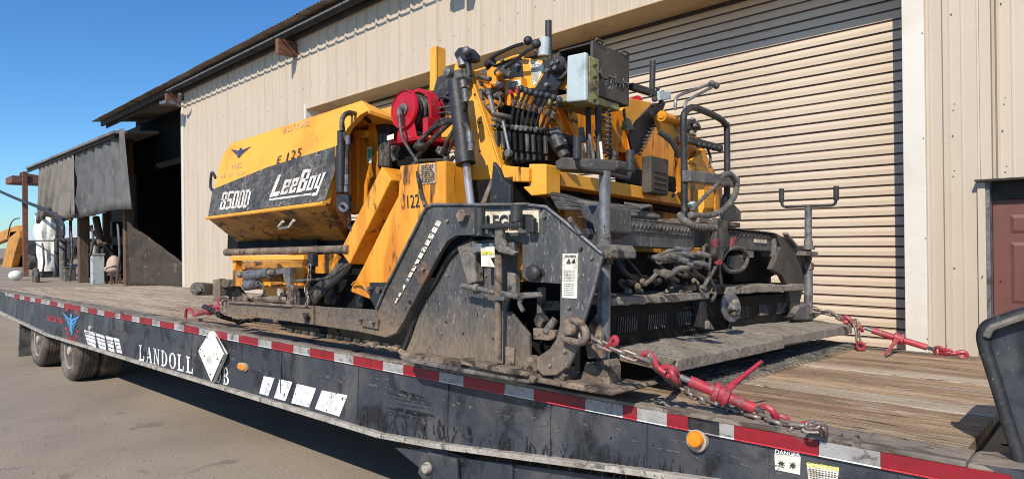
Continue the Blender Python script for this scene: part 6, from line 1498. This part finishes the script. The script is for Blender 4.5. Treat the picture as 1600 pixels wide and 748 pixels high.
MB().tube([P(*p) for p in ((886, 503, AY - .03), (900, 500, AY - .06), (914, 514, AY - .09), (914, 530, AY - .09), (902, 535, AY - .06), (880, 528, AY - .03))], .017, 10, 5).build('shackle', brownsteel, nc, smooth=True)
poly('shackle_lug', [(880, 500), (896, 497), (900, 505), (896, 524), (878, 522)], AY - .06, .055, brownsteel, nc, .008)
hookshape('grab_hook', P(948, 542, 2.40), P(964, 531, 2.38), nc, s=.8)
chain(nc, [P(1014, 555, 2.50), P(1030, 575, 2.56), PZ(1060, 603, DZ + .02), PZ(1090, 622, DZ + .015), PZ(1130, 636, DZ + .012), PZ(1180, 650, DZ + .012), PZ(1240, 668, DZ + .012), PZ(1284, 670, DZ + .02)], seed=2, pitch=.056)
chain(nc, [PZ(1262, 664, DZ + .05), PZ(1284, 664, DZ + .06), P(1290, 684, NY + .06)], seed=5, pitch=.034, r=.0075)
FBY = 5.62
fbn = thing('ratchet_binder', 'red ratchet load binder by the far deck edge in front of the roll-up door', 'load binder', P(1410, 532, FBY), group='red ratchet load binders')
b0, b1 = P(1350, 512, FBY - .1), P(1460, 546, FBY)
A = binder(fbn, b0, b1, (1383, 554), FBY - .42)
ring('eye', A(-.06), .034, .013, (1, .3, .5), binder_red, fbn); ring('eye', A(1.07), .034, .013, (.3, 1, .5), binder_red, fbn)
hookshape('grab_hook', P(1340, 508, FBY - .12), P(1318, 498, FBY - .12), fbn, s=1.1); ring('big_link', P(1478, 549, FBY), .036, .012, (0, 1, .5), binder_red, fbn, .5)
hookshape('grab_hook', P(1482, 550, FBY), P(1510, 556, FBY + .02), fbn, s=1.1)
fc = thing('tie_down_chain', 'far tie-down chain from the screed foot to the binder by the roll-up door', 'chain', P(1300, 490, FBY), group='tie-down chains')
chain(fc, [P(1270, 484, YF), P(1296, 488, YF + .05), P(1320, 500, FBY - .1), P(1345, 512, FBY - .12)], seed=3, pitch=.05, r=.009)
chain(fc, [P(1336, 500, FBY - .14), P(1340, 520, FBY - .15), P(1341, 534, FBY - .16), PZ(1350, 542, DZ + .02)], seed=4, pitch=.05, r=.009)
ring('hook_ring', P(1345, 540, FBY - .18), .026, .010, (0, 1, .2), binder_red, fc)
lbn = thing('ratchet_binder', 'red load binder lying low at the front lug of the tow arm', 'load binder', P(330, 485, 2.6), group='red ratchet load binders')
b0, b1 = P(312, 489, 2.74), P(346, 478, 2.66)
MB().cyl(b0, b1, .026, 14).build('barrel', binder_red, lbn, smooth=True)
MB().lathe((b0 + b1) / 2, (b1 - b0), [(-.03, .03), (-.02, .05), (.02, .05), (.03, .03)], 16).build('ratchet_gear', binder_red, lbn)
hookshape('grab_hook', P(312, 489, 2.74), P(290, 499, 2.80), lbn, s=1.0); ring('eye', P(344, 474, 2.62), .045, .016, (.3, 1, .3), binder_red, lbn)
MB().beam(P(338, 484, 2.62), P(404, 492, 2.72), .03, .014).build('ratchet_handle', binder_red, lbn, bevel=.004)
lc = thing('tie_down_chain', 'left tie-down chain hooked to the front lug of the tow arm', 'chain', P(345, 480, 2.6), group='tie-down chains')
chain(lc, [P(318, 478, 2.66), P(332, 484, 2.64), P(345, 494, 2.66), PZ(372, 502, DZ + .02), PZ(404, 499, DZ + .02)], seed=6, pitch=.05, r=.009, m=blacksteel)
MB().tube([P(*p) for p in ((346, 474, 2.47), (343, 468, 2.46), (350, 463, 2.46), (357, 465, 2.47), (356, 469, 2.48))], .008, 8, 4).build('wire_loop', chain_m, lc, smooth=True)
hc_ = thing('tie_down_chain', 'thin hanging chain from the yellow rail post down to the tow arm', 'chain', P(484, 440, 2.62), group='tie-down chains')
chain(hc_, [P(484, 414, 2.62), P(483, 440, 2.62), P(477, 452, 2.62), P(483, 466, 2.60), P(478, 478, 2.58)], seed=7, pitch=.034, r=.006)
